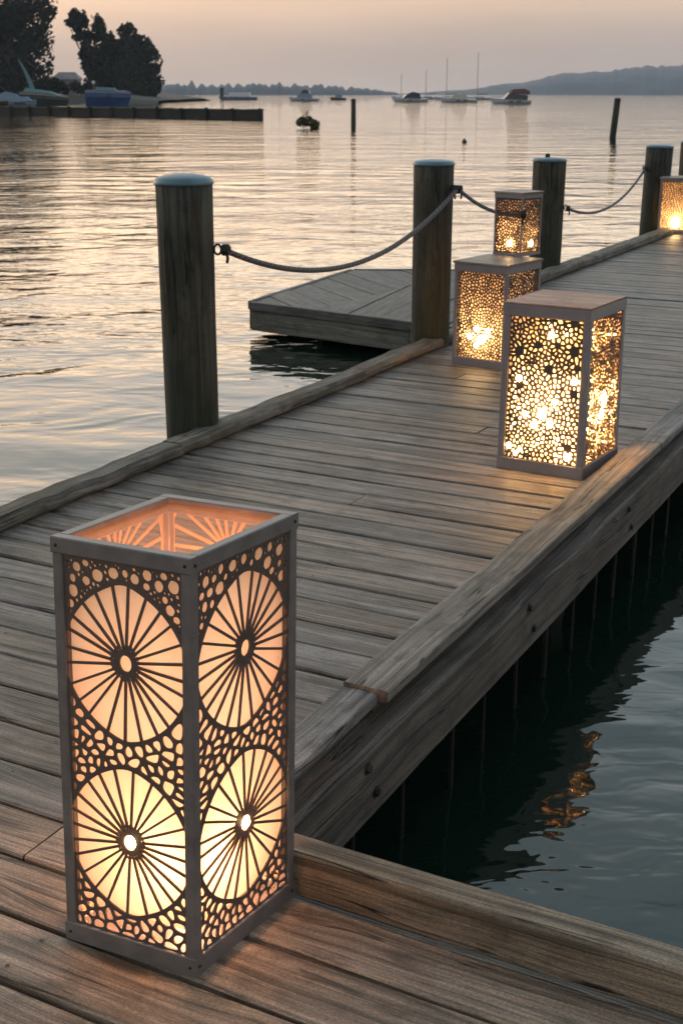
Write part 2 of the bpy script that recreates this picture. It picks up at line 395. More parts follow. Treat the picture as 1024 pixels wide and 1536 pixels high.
# ------------------------------------------------------------------ floating dock
fd = empty('floating_dock', (.6, 11, WATER_Z), 'low grey boarded floating dock moored beyond the kerb between two posts', 'dock')
FO = V((.6, 11, WATER_Z)); FT = -.205
FP = [V((-.757, 10.93, 0)), V((.55, 9.93, 0)), V((1.20, 9.45, 0)), V((2.15, 11.7, 0)), V((1.25, 12.95, 0)), V((.122, 13.0, 0))]
def clip_poly(poly, n, c):
    out = []
    for i in range(len(poly)):
        a, b = poly[i], poly[(i + 1) % len(poly)]
        da, db = a[0] * n[0] + a[1] * n[1] - c, b[0] * n[0] + b[1] * n[1] - c
        if da <= 0: out.append(a)
        if (da < 0 < db) or (db < 0 < da):
            t = da / (da - db); out.append((a[0] + (b[0] - a[0]) * t, a[1] + (b[1] - a[1]) * t))
    return out
def slab(mb, poly, z0, z1, dirv, tint):
    base = len(mb.v); n = len(poly); ou = RNG.uniform(0, 50); ov = RNG.uniform(0, 50)
    for z in (z0, z1):
        for q in poly: mb.v.append(V((q[0], q[1], z)))
    uvs = [(ou + q[0] * dirv[0] + q[1] * dirv[1], ov - q[0] * dirv[1] + q[1] * dirv[0]) for q in poly]
    mb.face([base + n + i for i in range(n)], uvs, tint); mb.face([base + i for i in range(n)][::-1], uvs[::-1], tint)
    for i in range(n):
        j = (i + 1) % n
        mb.face((base + i, base + j, base + n + j, base + n + i), [uvs[i], uvs[j], (uvs[j][0], uvs[j][1] + .04), (uvs[i][0], uvs[i][1] + .04)], tint)
mb = MB(); P2 = [(q.x, q.y) for q in FP]
seam_n = (.86, -.51)          # seam running away from the viewer: boards mitre on it
seam_c = seam_n[0] * .28 + seam_n[1] * 11.3
for sgn, ang in ((1, R(112)), (-1, R(70))):
    half = clip_poly(P2, (seam_n[0] * sgn, seam_n[1] * sgn), seam_c * sgn - .004)
    dv = (math.cos(ang), math.sin(ang)); nv = (-dv[1], dv[0])
    cs = [q[0] * nv[0] + q[1] * nv[1] for q in half]
    c = min(cs)
    while c < max(cs):
        b = clip_poly(clip_poly(half, nv, c + .285), (-nv[0], -nv[1]), -c)
        if len(b) > 2: slab(mb, b, FT - .035, FT + RNG.gauss(0, .002), dv, gtint(.8, 1.2))
        c += .30
mb.build('deck', M['float'], fd, origin=FO)
for i in range(6):
    a, b = FP[i], FP[(i + 1) % 6]; dv = (b - a).normalized(); nn = V((dv.y, -dv.x, 0))
    mb = MB(); timber(mb, a + nn * .03 + V((0, 0, FT - .03)), b + nn * .03 + V((0, 0, FT - .03)), .05, .075, seg=.3, jit=.002, tint=(.9, .9, .9))
    timber(mb, a + nn * .012 + V((0, 0, FT - .155)), b + nn * .012 + V((0, 0, FT - .155)), .05, .17, seg=.3, jit=.003, tint=(1.25, 1.2, 1.1))
    mb.build('side_board', M['float'], fd, origin=FO)
for q in ((.05, 11.3), (.9, 10.4), (1.2, 11.6), (.5, 12.3)):
    mb = MB(); lathe(mb, V((q[0], q[1], 0)), [(.28, -.75), (.28, FT - .04)], 20); mb.build('pontoon', M['iron'], fd, origin=FO)

# ------------------------------------------------------------------ lanterns
def cut_sheet(outer, holes, thick):
    """flat sheet with openings: constrained triangulation, two skins and the cut edges between them."""
    pts = []; faces = []
    for poly in [outer] + holes:
        faces.append(list(range(len(pts), len(pts) + len(poly)))); pts += [Vector((q[0], q[1])) for q in poly]
    v2, _, f2, _, _, orig = delaunay_2d_cdt(pts, [], faces, 0, 1e-7, True)
    keep = [tuple(f) for f, o in zip(f2, orig) if list(o) == [0]]
    used = {}
    for f in keep:
        e = list(zip(f, f[1:] + f[:1]))
        for a, b in e: used[(a, b)] = used.get((a, b), 0) + 1
    n = len(v2); t = thick / 2
    vs = [(q[0], q[1], t) for q in v2] + [(q[0], q[1], -t) for q in v2]
    fs = keep + [tuple(i + n for i in f[::-1]) for f in keep]
    for (a, b) in used:
        if (b, a) not in used: fs.append((b, a, a + n, b + n))
    return vs, fs
def chaikin(p, n=2):
    for _ in range(n):
        q = []
        for i in range(len(p)):
            a, b = p[i], p[(i + 1) % len(p)]
            q += [(a[0] * .75 + b[0] * .25, a[1] * .75 + b[1] * .25), (a[0] * .25 + b[0] * .75, a[1] * .25 + b[1] * .75)]
        p = q
    return p
def area(p): return .5 * sum(p[i][0] * p[(i + 1) % len(p)][1] - p[(i + 1) % len(p)][0] * p[i][1] for i in range(len(p)))
def cells(rng, pts, box, web, ext=(), minarea=6e-6, cut=None, round_n=2):
    """rounded pebble openings: Voronoi cells of pts inside box=(x0,z0,x1,z1), each shrunk by half a web."""
    out = []
    for i, a in enumerate(pts):
        nb = sorted(pts, key=lambda q: (q[0] - a[0]) ** 2 + (q[1] - a[1]) ** 2)[1:22]
        s = .5 * math.sqrt((nb[0][0]-a[0])**2 + (nb[0][1]-a[1])**2) * 4
        poly = [(a[0] - s, a[1] - s), (a[0] + s, a[1] - s), (a[0] + s, a[1] + s), (a[0] - s, a[1] + s)]
        w = web * rng.uniform(.75, 1.35) / 2
        for q in nb:
            dx, dy = q[0] - a[0], q[1] - a[1]; L = math.hypot(dx, dy)
            if L < 1e-6: continue
            nx, ny = dx / L, dy / L; poly = clip_poly(poly, (nx, ny), nx * (a[0] + q[0]) / 2 + ny * (a[1] + q[1]) / 2 - w)
            if len(poly) < 3: break
        if len(poly) < 3: continue
        for (nx, ny, c) in ((1, 0, box[2]), (-1, 0, -box[0]), (0, 1, box[3]), (0, -1, -box[1])):
            poly = clip_poly(poly, (nx, ny), c)
            if len(poly) < 3: break
        if cut and len(poly) > 2:
            for (nx, ny, c) in cut(a):
                poly = clip_poly(poly, (nx, ny), c)
                if len(poly) < 3: break
        if len(poly) < 3 or abs(area(poly)) < minarea: continue
        out.append(chaikin(poly, round_n))
    return out
def poisson(rng, box, r, ok=lambda x, z: True, tries=3500, rr=None):
    pts = []
    for _ in range(tries):
        x, z = rng.uniform(box[0], box[2]), rng.uniform(box[1], box[3])
        if not ok(x, z): continue
        r1 = r(x, z) if callable(r) else r
        if all((x - q[0]) ** 2 + (z - q[1]) ** 2 > r1 * r1 for q in pts): pts.append((x, z))
    return pts

class Wheel:
    def __init__(s, rng, cx, cz, a, b, pw, pointy=(1, 1), hub=(0, 0), web=(.0033, .0042)): s.web = web; s.cx, s.cz, s.a, s.b, s.p, s.pt, s.rng, s.hub = cx, cz, a, b, pw, pointy, rng, hub
    def r(s, phi):
        c, n = math.cos(phi), math.sin(phi); b = s.b
        base = (abs(c / s.a) ** s.p + abs(n / b) ** s.p) ** (-1 / s.p)
        tip = math.exp(-((abs(phi - math.copysign(math.pi / 2, n))) / .22) ** 2)
        return base * (1 + .035 * tip * s.pt[0 if n > 0 else 1])
    def rim(s, phi, grow=0): q = s.r(phi) + grow; return (s.cx + q * math.cos(phi), s.cz + q * math.sin(phi))
    def inside(s, x, z, grow): 
        dx, dz = x - s.cx, z - s.cz; return math.hypot(dx, dz) < s.r(math.atan2(dz, dx)) + grow
    def tangent(s, x, z, grow):
        phi = math.atan2(z - s.cz, x - s.cx); e = .02
        p0, p1 = s.rim(phi - e, grow), s.rim(phi + e, grow); pm = s.rim(phi, grow)
        tx, tz = p1[0] - p0[0], p1[1] - p0[1]; L = math.hypot(tx, tz); n = (-tz / L, tx / L)   # inward
        return (n[0], n[1], n[0] * pm[0] + n[1] * pm[1])
    def holes(s, box, ns):
        out = []; rng = s.rng; hx, hz = s.cx + s.hub[0], s.cz + s.hub[1]
        ph0 = rng.uniform(0, 1); angs = [ph0 + 2 * math.pi * (i + rng.uniform(-.14, .14)) / ns for i in range(ns)]
        r_in = .029; 
        def hubpt(a, rad): return (hx + rad * math.cos(a), hz + rad * 1.12 * math.sin(a))
        def edge(a):          # rim point seen from the hub
            lo, hi = 0.0, .3
            for _ in range(30):
                m = (lo + hi) / 2
                if s.inside(hx + m * math.cos(a), hz + m * math.sin(a), 0): lo = m
                else: hi = m
            return lo
        for i in range(ns):
            a0, a1 = angs[i], angs[(i + 1) % ns]
            if a1 < a0: a1 += 2 * math.pi
            w0, w1 = s.web 
            w1 += rng.uniform(-.0006, .0006)
            ri = r_in * rng.uniform(.94, 1.12)
            A = [];  rm = edge((a0 + a1) / 2)
            inner = [hubpt(a0 + w0 / 2 / ri + .02, ri), hubpt((a0 + a1) / 2, ri - .002), hubpt(a1 - w0 / 2 / ri - .02, ri)]
            outer = []
            for j in range(7):
                aa = a0 + w1 / rm * .55 + (a1 - a0 - w1 / rm * 1.1) * j / 6; rr = edge(aa); outer.append((hx + rr * math.cos(aa), hz + rr * math.sin(aa)))
            poly = inner[::-1] + outer
            for (nx, ny, c) in ((1, 0, box[2]), (-1, 0, -box[0]), (0, 1, box[3]), (0, -1, -box[1])): poly = clip_poly(poly, (nx, ny), c)
            if len(poly) > 2 and abs(area(poly)) > 4e-6: out.append(poly)
            am = (a0 + a1) / 2; ra = (a1 - a0) * .27
            for rad, q in ((.0245, rng.uniform(.75, 1.1)), (.0195, rng.uniform(.5, .85))):
                if rng.random() < .15: continue
                c = hubpt(am + (0 if rad > .02 else ra), rad); e = min(.0027, rad * ra * .95) * q
                out.append([(c[0] + e * math.cos(t) * 1.0, c[1] + e * math.sin(t) * 1.2) for t in [j * math.pi / 4 for j in range(8)]])
        out.append([(hx + .0122 * math.cos(t), hz + .0152 * math.sin(t)) for t in [j * 2 * math.pi / 24 for j in range(24)]])
        return out

def wheel_panel(seed, w, z0, z1, ns=24, back=False):
    rng = random.Random(seed); box = (-w + .004, z0 + .004, w - .004, z1 - .004)
    W = [Wheel(rng, .001, .583, .127, .1405, 1.80, (1, .6), (.002, .004)), Wheel(rng, .0, .238, .127, .144, 1.86, (.5, 1), (.003, .002))]
    if back: W = [Wheel(rng, .0, .715, .124, .115, 2.0, (0, 0), (.0, -.012), (.0050, .0060)), Wheel(rng, .0, .300, .119, .15, 1.9, (0, 0), (0, 0), (.006, .007))]; ns = 21
    g = .0085; out = []
    for q in W: out += q.holes((-w + .001, z0, w - .001, z1), ns)
    ok = lambda x, z: not any(q.inside(x, z, g + .002) for q in W)
    cut = lambda a: [q.tangent(a[0], a[1], g) for q in W]
    top = lambda x, z: z > .60 and ok(x, z)
    low = lambda x, z: z <= .585 and ok(x, z)
    # upper corners: round holes of mixed size with specks between
    circ = []
    def place(n, r0, r1, gap):
        for _ in range(n):
            r = rng.uniform(r0, r1); x, z = rng.uniform(box[0] + r, box[2] - r), rng.uniform(.585, box[3] - r)
            if any(q.inside(x, z, g + r - .002) for q in W): continue
            if all(math.hypot(x - c[0], z - c[1]) > r + c[2] + gap for c in circ): circ.append((x, z, r))
    place(700, .0085, .0125, .004); place(700, .006, .008, .0028); place(2200, .0024, .0042, .0016); place(2600, .0011, .0019, .0013)
    for (x, z, r) in circ:
        n = 16 if r > .005 else 8; ph = rng.uniform(0, 3); el = rng.uniform(.88, 1.18); jit = .06
        out.append([(x + r * (1 + rng.uniform(-jit, jit)) * math.cos(ph + 2 * math.pi * i / n) * (2 - el) ** .5, z + r * el ** .5 * (1 + rng.uniform(-jit, jit)) * math.sin(ph + 2 * math.pi * i / n)) for i in range(n)])
    pts = poisson(rng, box, lambda x, z: rng.uniform(.0125, .0225) if z > .1 else rng.uniform(.0145, .021), low, 4000)
    out += cells(rng, pts, (box[0], box[1], box[2], .583), .0058, cut=cut, minarea=1.4e-5)
    return out
def rectp(w, z0, z1): return [(-w, z0), (w, z0), (w, z1), (-w, z1)]

class Lantern:
    def __init__(s, label, c, ex, ey, h, taper=1.0, lean=(0, 0), group='perforated metal lanterns on the pier'):
        s.o = empty('lantern', c, label, 'lantern', group)
        s.ex, s.ey = V((ex[0], ex[1], 0)), V((ey[0], ey[1], 0)); s.a, s.b = s.ex.length, s.ey.length
        s.exn, s.eyn = s.ex.normalized(), s.ey.normalized(); s.h = h; s.tp = taper; s.lean = V((lean[0], lean[1], 0))
    def m(s, x, y, z):
        k = 1 - (1 - s.tp) * z / s.h; return (s.exn * x + s.eyn * y) * k + V((0, 0, z)) + s.lean * (z / s.h)
    def mapmb(s, mb): mb.v = [s.m(*p) for p in mb.v]
    def part(s, mb, name, mat, parent=None, smooth=False):
        s.mapmb(mb); return mb.build(name, mat, parent or s.o, smooth=smooth)
    def face(s, which, x, z, depth=0.0):
        if which == 'A': return (x, -s.b + depth, z)
        if which == 'B': return (s.a - depth, x, z)
        if which == 'C': return (-x, s.b - depth, z)
        return (-s.a + depth, -x, z)
    def frame(s, t, top, bot, base=True, mat=None):
        mb = MB(); a, b, h = s.a, s.b, s.h; bv = .002
        for sx in (-1, 1):
            for sy in (-1, 1): timber(mb, (sx * (a - t / 2), sy * (b - t / 2), bot), (sx * (a - t / 2), sy * (b - t / 2), h - top), t, t, seg=1e9, jit=0, bev=bv, up=V((0, 1, 0)))
        for z0, z1, e in ((0, bot, .0012), (h - top, h, .0012)):
            zc, hh = (z0 + z1) / 2, z1 - z0
            for sy in (-1, 1): timber(mb, (-a - e, sy * (b - t / 2 + e / 2), zc), (a + e, sy * (b - t / 2 + e / 2), zc), t + e, hh, seg=1e9, jit=0, bev=bv)
            for sx in (-1, 1): timber(mb, (sx * (a - t / 2 + e / 2), -b + t, zc), (sx * (a - t / 2 + e / 2), b - t, zc), t + e, hh, seg=1e9, jit=0, bev=bv)
        if base: timber(mb, (-a + t, 0, .012), (a - t, 0, .012), 2 * (b - t), .012, seg=1e9, jit=0)
        return s.part(mb, 'frame', mat or M['frame'])
    def sheet(s, which, w, z0, z1, holes, depth=.006, thick=.003, mat=None):
        vs, fs = cut_sheet(rectp(w, z0, z1), holes, thick)
        mb = MB(); mb.v = [s.face(which, p[0], p[1], depth + p[2]) for p in vs]
        for f in fs: mb.face(f)
        return s.part(mb, 'cutout_panel', mat or M['panel'])
    def shade(s, faces, inset, z0, z1):
        for w in faces:
            mb = MB(); half = (s.a if w in 'AC' else s.b) - (.006 if inset < .018 else inset * 1.02); n = 6
            for i in range(n + 1):
                for j in range(n + 1): mb.v.append(s.face(w, -half + 2 * half * i / n, z0 + (z1 - z0) * j / n, inset))
            for i in range(n):
                for j in range(n): q = i * (n + 1) + j; mb.face((q, q + n + 1, q + n + 2, q + 1))
            s.part(mb, 'shade', M['shade'], smooth=True)

def bulb(L, x, y, z, r, mat, name='bulb', sz=1.0):
    mb = MB(); sphere(mb, (0, 0, 0), r, 10, sz); c = V((x, y, z)); mb.v = [p + c for p in mb.v]
    return L.part(mb, name, mat, smooth=True)

M['bulb1'] = emit_mat('bulb glow', (1.0, .50, .25), 100.0); M['bulb3'] = emit_mat('small bulb glow', (1.0, .56, .23), 420.0); M['bulb2'] = emit_mat('bright bulb glow', (1.0, .56, .23), 1000.0)
M['tube1'] = emit_mat('tube glow', (1.0, .53, .33), 27.0)
M['bead2'] = emit_mat('added glitter glow', (1.0, .47, .13), 1000.0); M['bead'] = emit_mat('bead glow', (1.0, .60, .24), 55.0)

# --- front lantern
L1 = Lantern('tall front lantern with big spoked wheel cut-outs and an open glass top, nearest the viewer', (-.3025, 2.0629, 0), (.1261, -.0564), (.0835, .1214), .797, .974, (.021, 0))
L1.frame(.020, .029, .040)
wA, wB = L1.a - .0195, L1.b - .0195
for w, sd, ww in (('A', 11, wA), ('B', 23, wB), ('C', 31, wA), ('D', 47, wB)):
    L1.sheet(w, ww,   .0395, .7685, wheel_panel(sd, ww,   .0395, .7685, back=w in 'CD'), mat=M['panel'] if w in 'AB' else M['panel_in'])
for w, ww in (('A', L1.a), ('B', L1.b)):
    for sx in (-1, 1):
        for z in (.02, .7825):
            mb = MB(); x, y, zz = L1.face(w, sx * (ww - .010), z, -.001); sphere(mb, (x, y, zz), .0032, 6); L1.part(mb, 'screw', M['iron'], smooth=True)
L1.shade('AB', .0165, .082, .770)
mb = MB(); lathe(mb, (0, 0, 0), [(.020, .019), (.021, .03), (.021, .66), (.017, .67)], 32); L1.part(mb, 'lamp_tube', M['tube1'], smooth=True)
bulb(L1, .045, -.045, .20, .038, M['bulb1'], 'globe', 1.3)
for w in 'AB':
    bulb(L1, *L1.face(w, .003, .240, .010), .0115, M['bead'])
mb = MB(); timber(mb, (-L1.a + .022, 0, .786), (L1.a - .022, 0, .786), 2 * (L1.b - .022), .004, seg=1e9, jit=0, bev=.0005); L1.part(mb, 'lid_glass', M['glass'])

# --- pebble lanterns
def pebble_holes(seed, w, z0, z1, r, web, discs=(), mina=4e-6, tries=6000, round_n=1, squash=1.0):
    rng = random.Random(seed); box = (-w + .003, z0 + .003, w - .003, z1 - .003)
    ok = lambda x, z: not any(math.hypot(x - q[0], z - q[1]) < q[2] + r * .35 for q in discs)
    rr = (lambda x, z: r * rng.choice((.66, .82, 1.0, 1.38)))
    b2 = (box[0], box[1] * squash, box[2], box[3] * squash)
    pts = poisson(rng, b2, rr, lambda x, z: ok(x, z / squash), tries)
    cut = lambda a: [((q[0] - a[0]) / max(1e-6, math.hypot(q[0] - a[0], q[1] - a[1])), (q[1] - a[1]) / max(1e-6, math.hypot(q[0] - a[0], q[1] - a[1])),
                      ((q[0] - a[0]) * q[0] + (q[1] - a[1]) * q[1]) / max(1e-6, math.hypot(q[0] - a[0], q[1] - a[1])) - q[2]) for q in discs if math.hypot(q[0] - a[0], q[1] - a[1]) < q[2] + .05]
    hs = cells(rng, pts, b2, web, minarea=mina, cut=cut if discs else None, round_n=round_n)
    return [[(x, z / squash) for x, z in h] for h in hs]

L2 = Lantern('large pebble-cut lantern with a plank lid standing against the right rail', (.9214, 5.2078, 0), (.1615, -.0973), (.1057, .1663), .6916, .982)
L2.frame(.030, .045, .052, mat=M['frame2'])
# solid discs and fairy lights, read off the photographed face: (x, z) on face A
def fa(cx, cy):
    x, y = cx / 2.667 + 640, cy / 2.667 + 200
    u = (x - 741) / 139; zb = 702 + 16 * u; zt = 453 + 17 * u
    return ((u - .52) * 2 * L2.a, (zb - y) / (zb - zt) * .692)
discs = [fa(*q) + (r,) for q, r in (((490, 745), .016), ((490, 705), .018), ((580, 765), .019), ((430, 845), .016), ((585, 875), .022), ((350, 865), .02), ((480, 940), .018), ((600, 940), .015), ((360, 1000), .018), ((590, 1040), .017), ((515, 850), .014), ((578, 1255), .018))]
wA, wB = L2.a - .0295, L2.b - .0295
L2.sheet('A', wA, .0515, .647, pebble_holes(5, wA, .0515, .647, .0192, .0088, discs, round_n=2), thick=.003, mat=M['panel2'])
L2.sheet('B', wB, .0515, .647, pebble_holes(6, wB, .0515, .647, .0165, .0066, round_n=2), thick=.003, mat=M['panel2'])
L2.sheet('C', wA, .0515, .647, pebble_holes(8, wA, .0515, .647, .022, .006), thick=.003)
L2.sheet('D', wB, .0515, .647, pebble_holes(9, wB, .0515, .647, .022, .006), thick=.003)
L2.shade('ABCD', .034, .02, .645)
for q, r in (((485, 808), .013), ((355, 974), .013), ((593, 990), .014), ((325, 1247), .012), ((355, 1278), .009), ((375, 1262), .009), ((580, 1292), .014), ((462, 1120), .019), ((430, 1162), .014), ((497, 1160), .014), ((390, 1118), .011), ((515, 1070), .012)):
    x, z = fa(*q); bulb(L2, x, -L2.b + .006, z, r, M['bead'])
bulb(L2, L2.a - .008, .01, .30, .014, M['bead'], sz=2.6); bulb(L2, L2.a - .008, -.01, .24, .012, M['bead'], sz=2.0)
rg = random.Random(3)
for w, ww, cnt, r0, r1 in (('B', wB, 44, .0034, .0054), ('A', wA, 34, .0030, .0044)):
    mb = MB()
    for i in range(cnt):
        x, y, z = L2.face(w, rg.uniform(-.92, .92) * ww, rg.choice((rg.uniform(.07, .63), rg.uniform(.07, .35))), .012); sb = MB(); sphere(sb, (x, y, z), rg.uniform(r0, r1), 6); n0 = len(mb.v); mb.v += sb.v
        for f in sb.f: mb.face([q + n0 for q in f])
    L2.part(mb, 'added_glitter_beads', M['bead2'])  # extra glowing beads added for golden glitter on the water
bulb(L2, 0, 0, .27, .032, M['bulb2'], 'flame', 2.2)
def lid(L, over, th, nb, mat):
    mb = MB(); wid = 2 * (L.b + over) / nb
    for i in range(nb):
        y = -L.b - over + wid * (i + .5); timber(mb, (-L.a - over, y, L.h + .001 + th / 2), (L.a + over, y, L.h + .001 + th / 2), wid - .0025, th, seg=.1, jit=.0004, bev=.0015, tint=gtint(.9, 1.1))
    L.part(mb, 'lid', mat)
def inset_lid(L, t, nb, mat):
    mb = MB(); wid = 2 * (L.b - t) / nb
    for i in range(nb):
        y = -L.b + t + wid * (i + .5); timber(mb, (-L.a + t, y, L.h - .006), (L.a - t, y, L.h - .006), wid - .002, .016, seg=.1, jit=.0003, bev=.0015, tint=gtint(.9, 1.1))
    L.part(mb, 'lid', mat)
lid(L2, .001, .008, 3, M['lid'])

def rot2(a, deg): return (a * math.cos(R(deg)), a * math.sin(R(deg)))
L3 = Lantern('squat pebble-cut lantern behind the large one, carrying a smaller lantern on top', (.899, 7.347, 0), rot2(.173, -37.05), rot2(.1925, 52.95), .583, 1.0)
L3.frame(.022, .042, .05, mat=M['frame2'])
wA, wB = L3.a - .0215, L3.b - .0215
L3.sheet('A', wA, .0495, .5415, pebble_holes(15, wA, .0495, .5415, .0180, .0080, round_n=2), thick=.003, mat=M['panel2'])
L3.sheet('B', wB, .0495, .5415, pebble_holes(16, wB, .0495, .5415, .0180, .0080, round_n=2), thick=.003, mat=M['panel2'])
for w, ww, sd in (('C', wA, 17), ('D', wB, 18)): L3.sheet(w, ww, .0495, .5415, pebble_holes(sd, ww, .0495, .5415, .024, .007), thick=.003)
L3.shade('ABCD', .028, .02, .54)
def fb(cx, cy):   # L3 face A from the same zoomed crop
    return ((cx - 205) / 100 * .15, (925 - cy) / (925 - 520) * .583)
for q, r in (((193, 772), .016), ((242, 775), .014), ((162, 805), .015), ((213, 812), .023), ((193, 838), .014), ((235, 800), .011)):
    x, z = fb(*q); bulb(L3, x, -L3.b + .008, z, r, M['bead'])
bulb(L3, 0, 0, .2, .03, M['bulb2'], 'flame', 1.4)
M['lid3'] = wood_mat('pale lid board', (0.24, 0.20, 0.18), (0.36, 0.31, 0.28), rough=0.5, bump=0.001, crack=0.1, knots=False)
lid(L3, .008, .012, 1, M['lid3'])

L4 = Lantern('small pebble-cut lantern standing on top of the squat lantern', (1.034, 7.600, .5965), rot2(.100, -44), rot2(.096, 46), .352, 1.0)
L4.frame(.011, .026, .016, mat=M['frame2'])
wA, wB = L4.a - .0105, L4.b - .0105
for w, ww, sd in (('A', wA, 25), ('B', wB, 26), ('C', wA, 27), ('D', wB, 28)):
    L4.sheet(w, ww, .0155, .3265, pebble_holes(sd, ww, .02, .32, .0175, .0082, mina=3e-6), thick=.0025, mat=M['panel2'])
L4.shade('ABCD', .016, .012, .325)
for w in 'AB': bulb(L4, *L4.face(w, .012, .07, .018), .019, M['bead'], sz=1.25)
bulb(L4, 0, 0, .10, .021, M['bulb3'], 'flame', 1.4)
lid(L4, .006, .010, 1, M['lid3'])

L5 = Lantern('far lantern with fine cut-outs by the kerb at the right edge of the view', (3.80, 14.62, 0), rot2(.20, -22), rot2(.20, 68), .60, 1.0)
L5.frame(.020, .03, .045, mat=M['frame2'])
wA, wB = L5.a - .0195, L5.b - .0195
for w, ww, sd in (('A', wA, 35), ('B', wB, 36), ('C', wA, 37), ('D', wB, 38)):
    L5.sheet(w, ww, .0445, .5715, pebble_holes(sd, ww, .05, .565, .027 if w in 'AB' else .03, .011, squash=1.5, tries=3000), thick=.003, mat=M['panel2'])
L5.shade('ABCD', .028, .02, .57)
bulb(L5, *L5.face('A', -.01, .125, .034), .05, M['bead'], sz=1.2)
bulb(L5, 0, 0, .16, .04, M['bulb3'], 'flame', 1.4)
lid(L5, .01, .014, 1, M['lid3'])

# ------------------------------------------------------------------ water
k = NT('harbour water')
pos = k.n('NewGeometry').outputs['Position']
w1 = k.noise(k.vscale(pos, .85, 1.15), 1.2, 2.0, 0.5, 0.6)
w2 = k.noise(k.vscale(pos, 1.0, 2.0), 4.2, 2.0, 0.5, 0.5)
w3 = k.noise(k.vscale(pos, .2, .38), 1.0, 2.0, 0.5, 0.3)
calm = k.noise(k.vscale(pos, .10, .16), 1.0, 2.0, 0.5)
h = k.math('ADD', k.math('MULTIPLY', w1, 0.037), k.math('MULTIPLY', k.math('MULTIPLY', w2, k.maprange(calm, .35, .65, .3, 1.2)), 0.008))
h = k.math('ADD', h, k.math('MULTIPLY', w3, 0.09))
nrm = k.bump(h, 1.0, 1.0)
b = k.n('BsdfPrincipled', {'Base Color': c4((.005, .014, .009)), 'Roughness': 0.028, 'IOR': 1.6, 'Normal': nrm, 'Specular IOR Level': 0.5})
k.surf(b.outputs[0]); M['water'] = k.m
mb = MB(); S = 4000
mb.v = [V((-S, -S, WATER_Z)), V((S, -S, WATER_Z)), V((S, S, WATER_Z)), V((-S, S, WATER_Z))]; mb.face((0, 1, 2, 3))
tag(mb.build('water', M['water']), kind='structure')

# ------------------------------------------------------------------ far shore
M['land'] = simple_mat('shore earth', (0.05, 0.052, 0.045), rough=.9, scale=.3)
M['hill'] = simple_mat('haze tinted hillside', (0.075, 0.092, 0.115), rough=.95, scale=.02, var=.35)  # bluish tone: distance haze partly painted into the hill colour
M['leafA'] = leaf_mat('dark foliage', (0.012, 0.018, 0.012)); M['leafB'] = leaf_mat('grey green foliage', (0.022, 0.030, 0.024))
M['leafC'] = leaf_mat('drifting leaves', (0.09, 0.10, 0.045)); M['bark'] = simple_mat('bark', (0.05, 0.042, 0.035), rough=.9)
def ridge(name, pts, R0, depth, mat, bumpy, kind, label=None, cat=None, step=4.0, base=-.8):
    mb = MB(); xs = []; prof = []
    F = 2000.0
    i = 0
    a0, a1 = pts[0][0], pts[-1][0]; n = max(8, int((a1 - a0) / step))
    for j in range(n + 1):
        x = a0 + (a1 - a0) * j / n
        for q in range(len(pts) - 1):
            if pts[q][0] <= x <= pts[q + 1][0]:
                t = (x - pts[q][0]) / max(1e-6, pts[q + 1][0] - pts[q][0]); t = t * t * (3 - 2 * t); y = pts[q][1] + (pts[q + 1][1] - pts[q][1]) * t; break
        hgt = y / F * R0 * (1 + bumpy * mnoise.noise(V((x * .13, 3.1, 0)))) + bumpy * R0 / F * 3 * abs(mnoise.noise(V((x * .45, 7.7, 0))))
        prof.append(((x - 512) / 2000.0, max(.2, hgt)))
    rows = [(0, 0), (.08, .45), (.3, .8), (.55, 1.0), (.9, .6), (1.0, 0)]
    for (s, hgt) in prof:
        ang = math.atan(s)
        for (dq, hq) in rows:
            rr = R0 + depth * dq; zz = WATER_Z + (base if hq == 0 else hgt * hq * (1 + .06 * mnoise.noise(V((s * 60, dq * 5, 2)))))
            mb.v.append(V((rr * math.sin(ang), rr * math.cos(ang), zz)))
    m = len(rows)
    for j in range(n):
        for q in range(m - 1): mb.face((j * m + q, (j + 1) * m + q, (j + 1) * m + q + 1, j * m + q + 1))
    o = mb.build(name, mat, smooth=True); tag(o, label, cat, kind=kind); return o
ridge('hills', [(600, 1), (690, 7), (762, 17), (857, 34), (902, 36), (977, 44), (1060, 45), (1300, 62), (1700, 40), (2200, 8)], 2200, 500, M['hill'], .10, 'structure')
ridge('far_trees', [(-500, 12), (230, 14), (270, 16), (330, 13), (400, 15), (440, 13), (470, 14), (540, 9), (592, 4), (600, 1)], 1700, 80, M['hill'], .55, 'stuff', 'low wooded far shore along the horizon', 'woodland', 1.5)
# near left shore
mb = MB(); n = 80
for j in range(n + 1):
    t = j / n; x = -420 + 382 * t
    for q, (dy, zz) in enumerate(((0, -.9), (3, .3), (14, 1.1), (90, 1.8), (130, -.9))):
        mb.v.append(V((x, 268 + dy + 5 * mnoise.noise(V((x * .05, q, 0))) + max(0, (x + 60)) * .3, zz * (1 if t < .972 else (1 - t) / .028 + .1) if zz > 0 else zz)))
for j in range(n):
    for q in range(4): mb.face((j * 5 + q, (j + 1) * 5 + q, (j + 1) * 5 + q + 1, j * 5 + q + 1))
tag(mb.build('shore', M['land'], smooth=True), kind='structure')

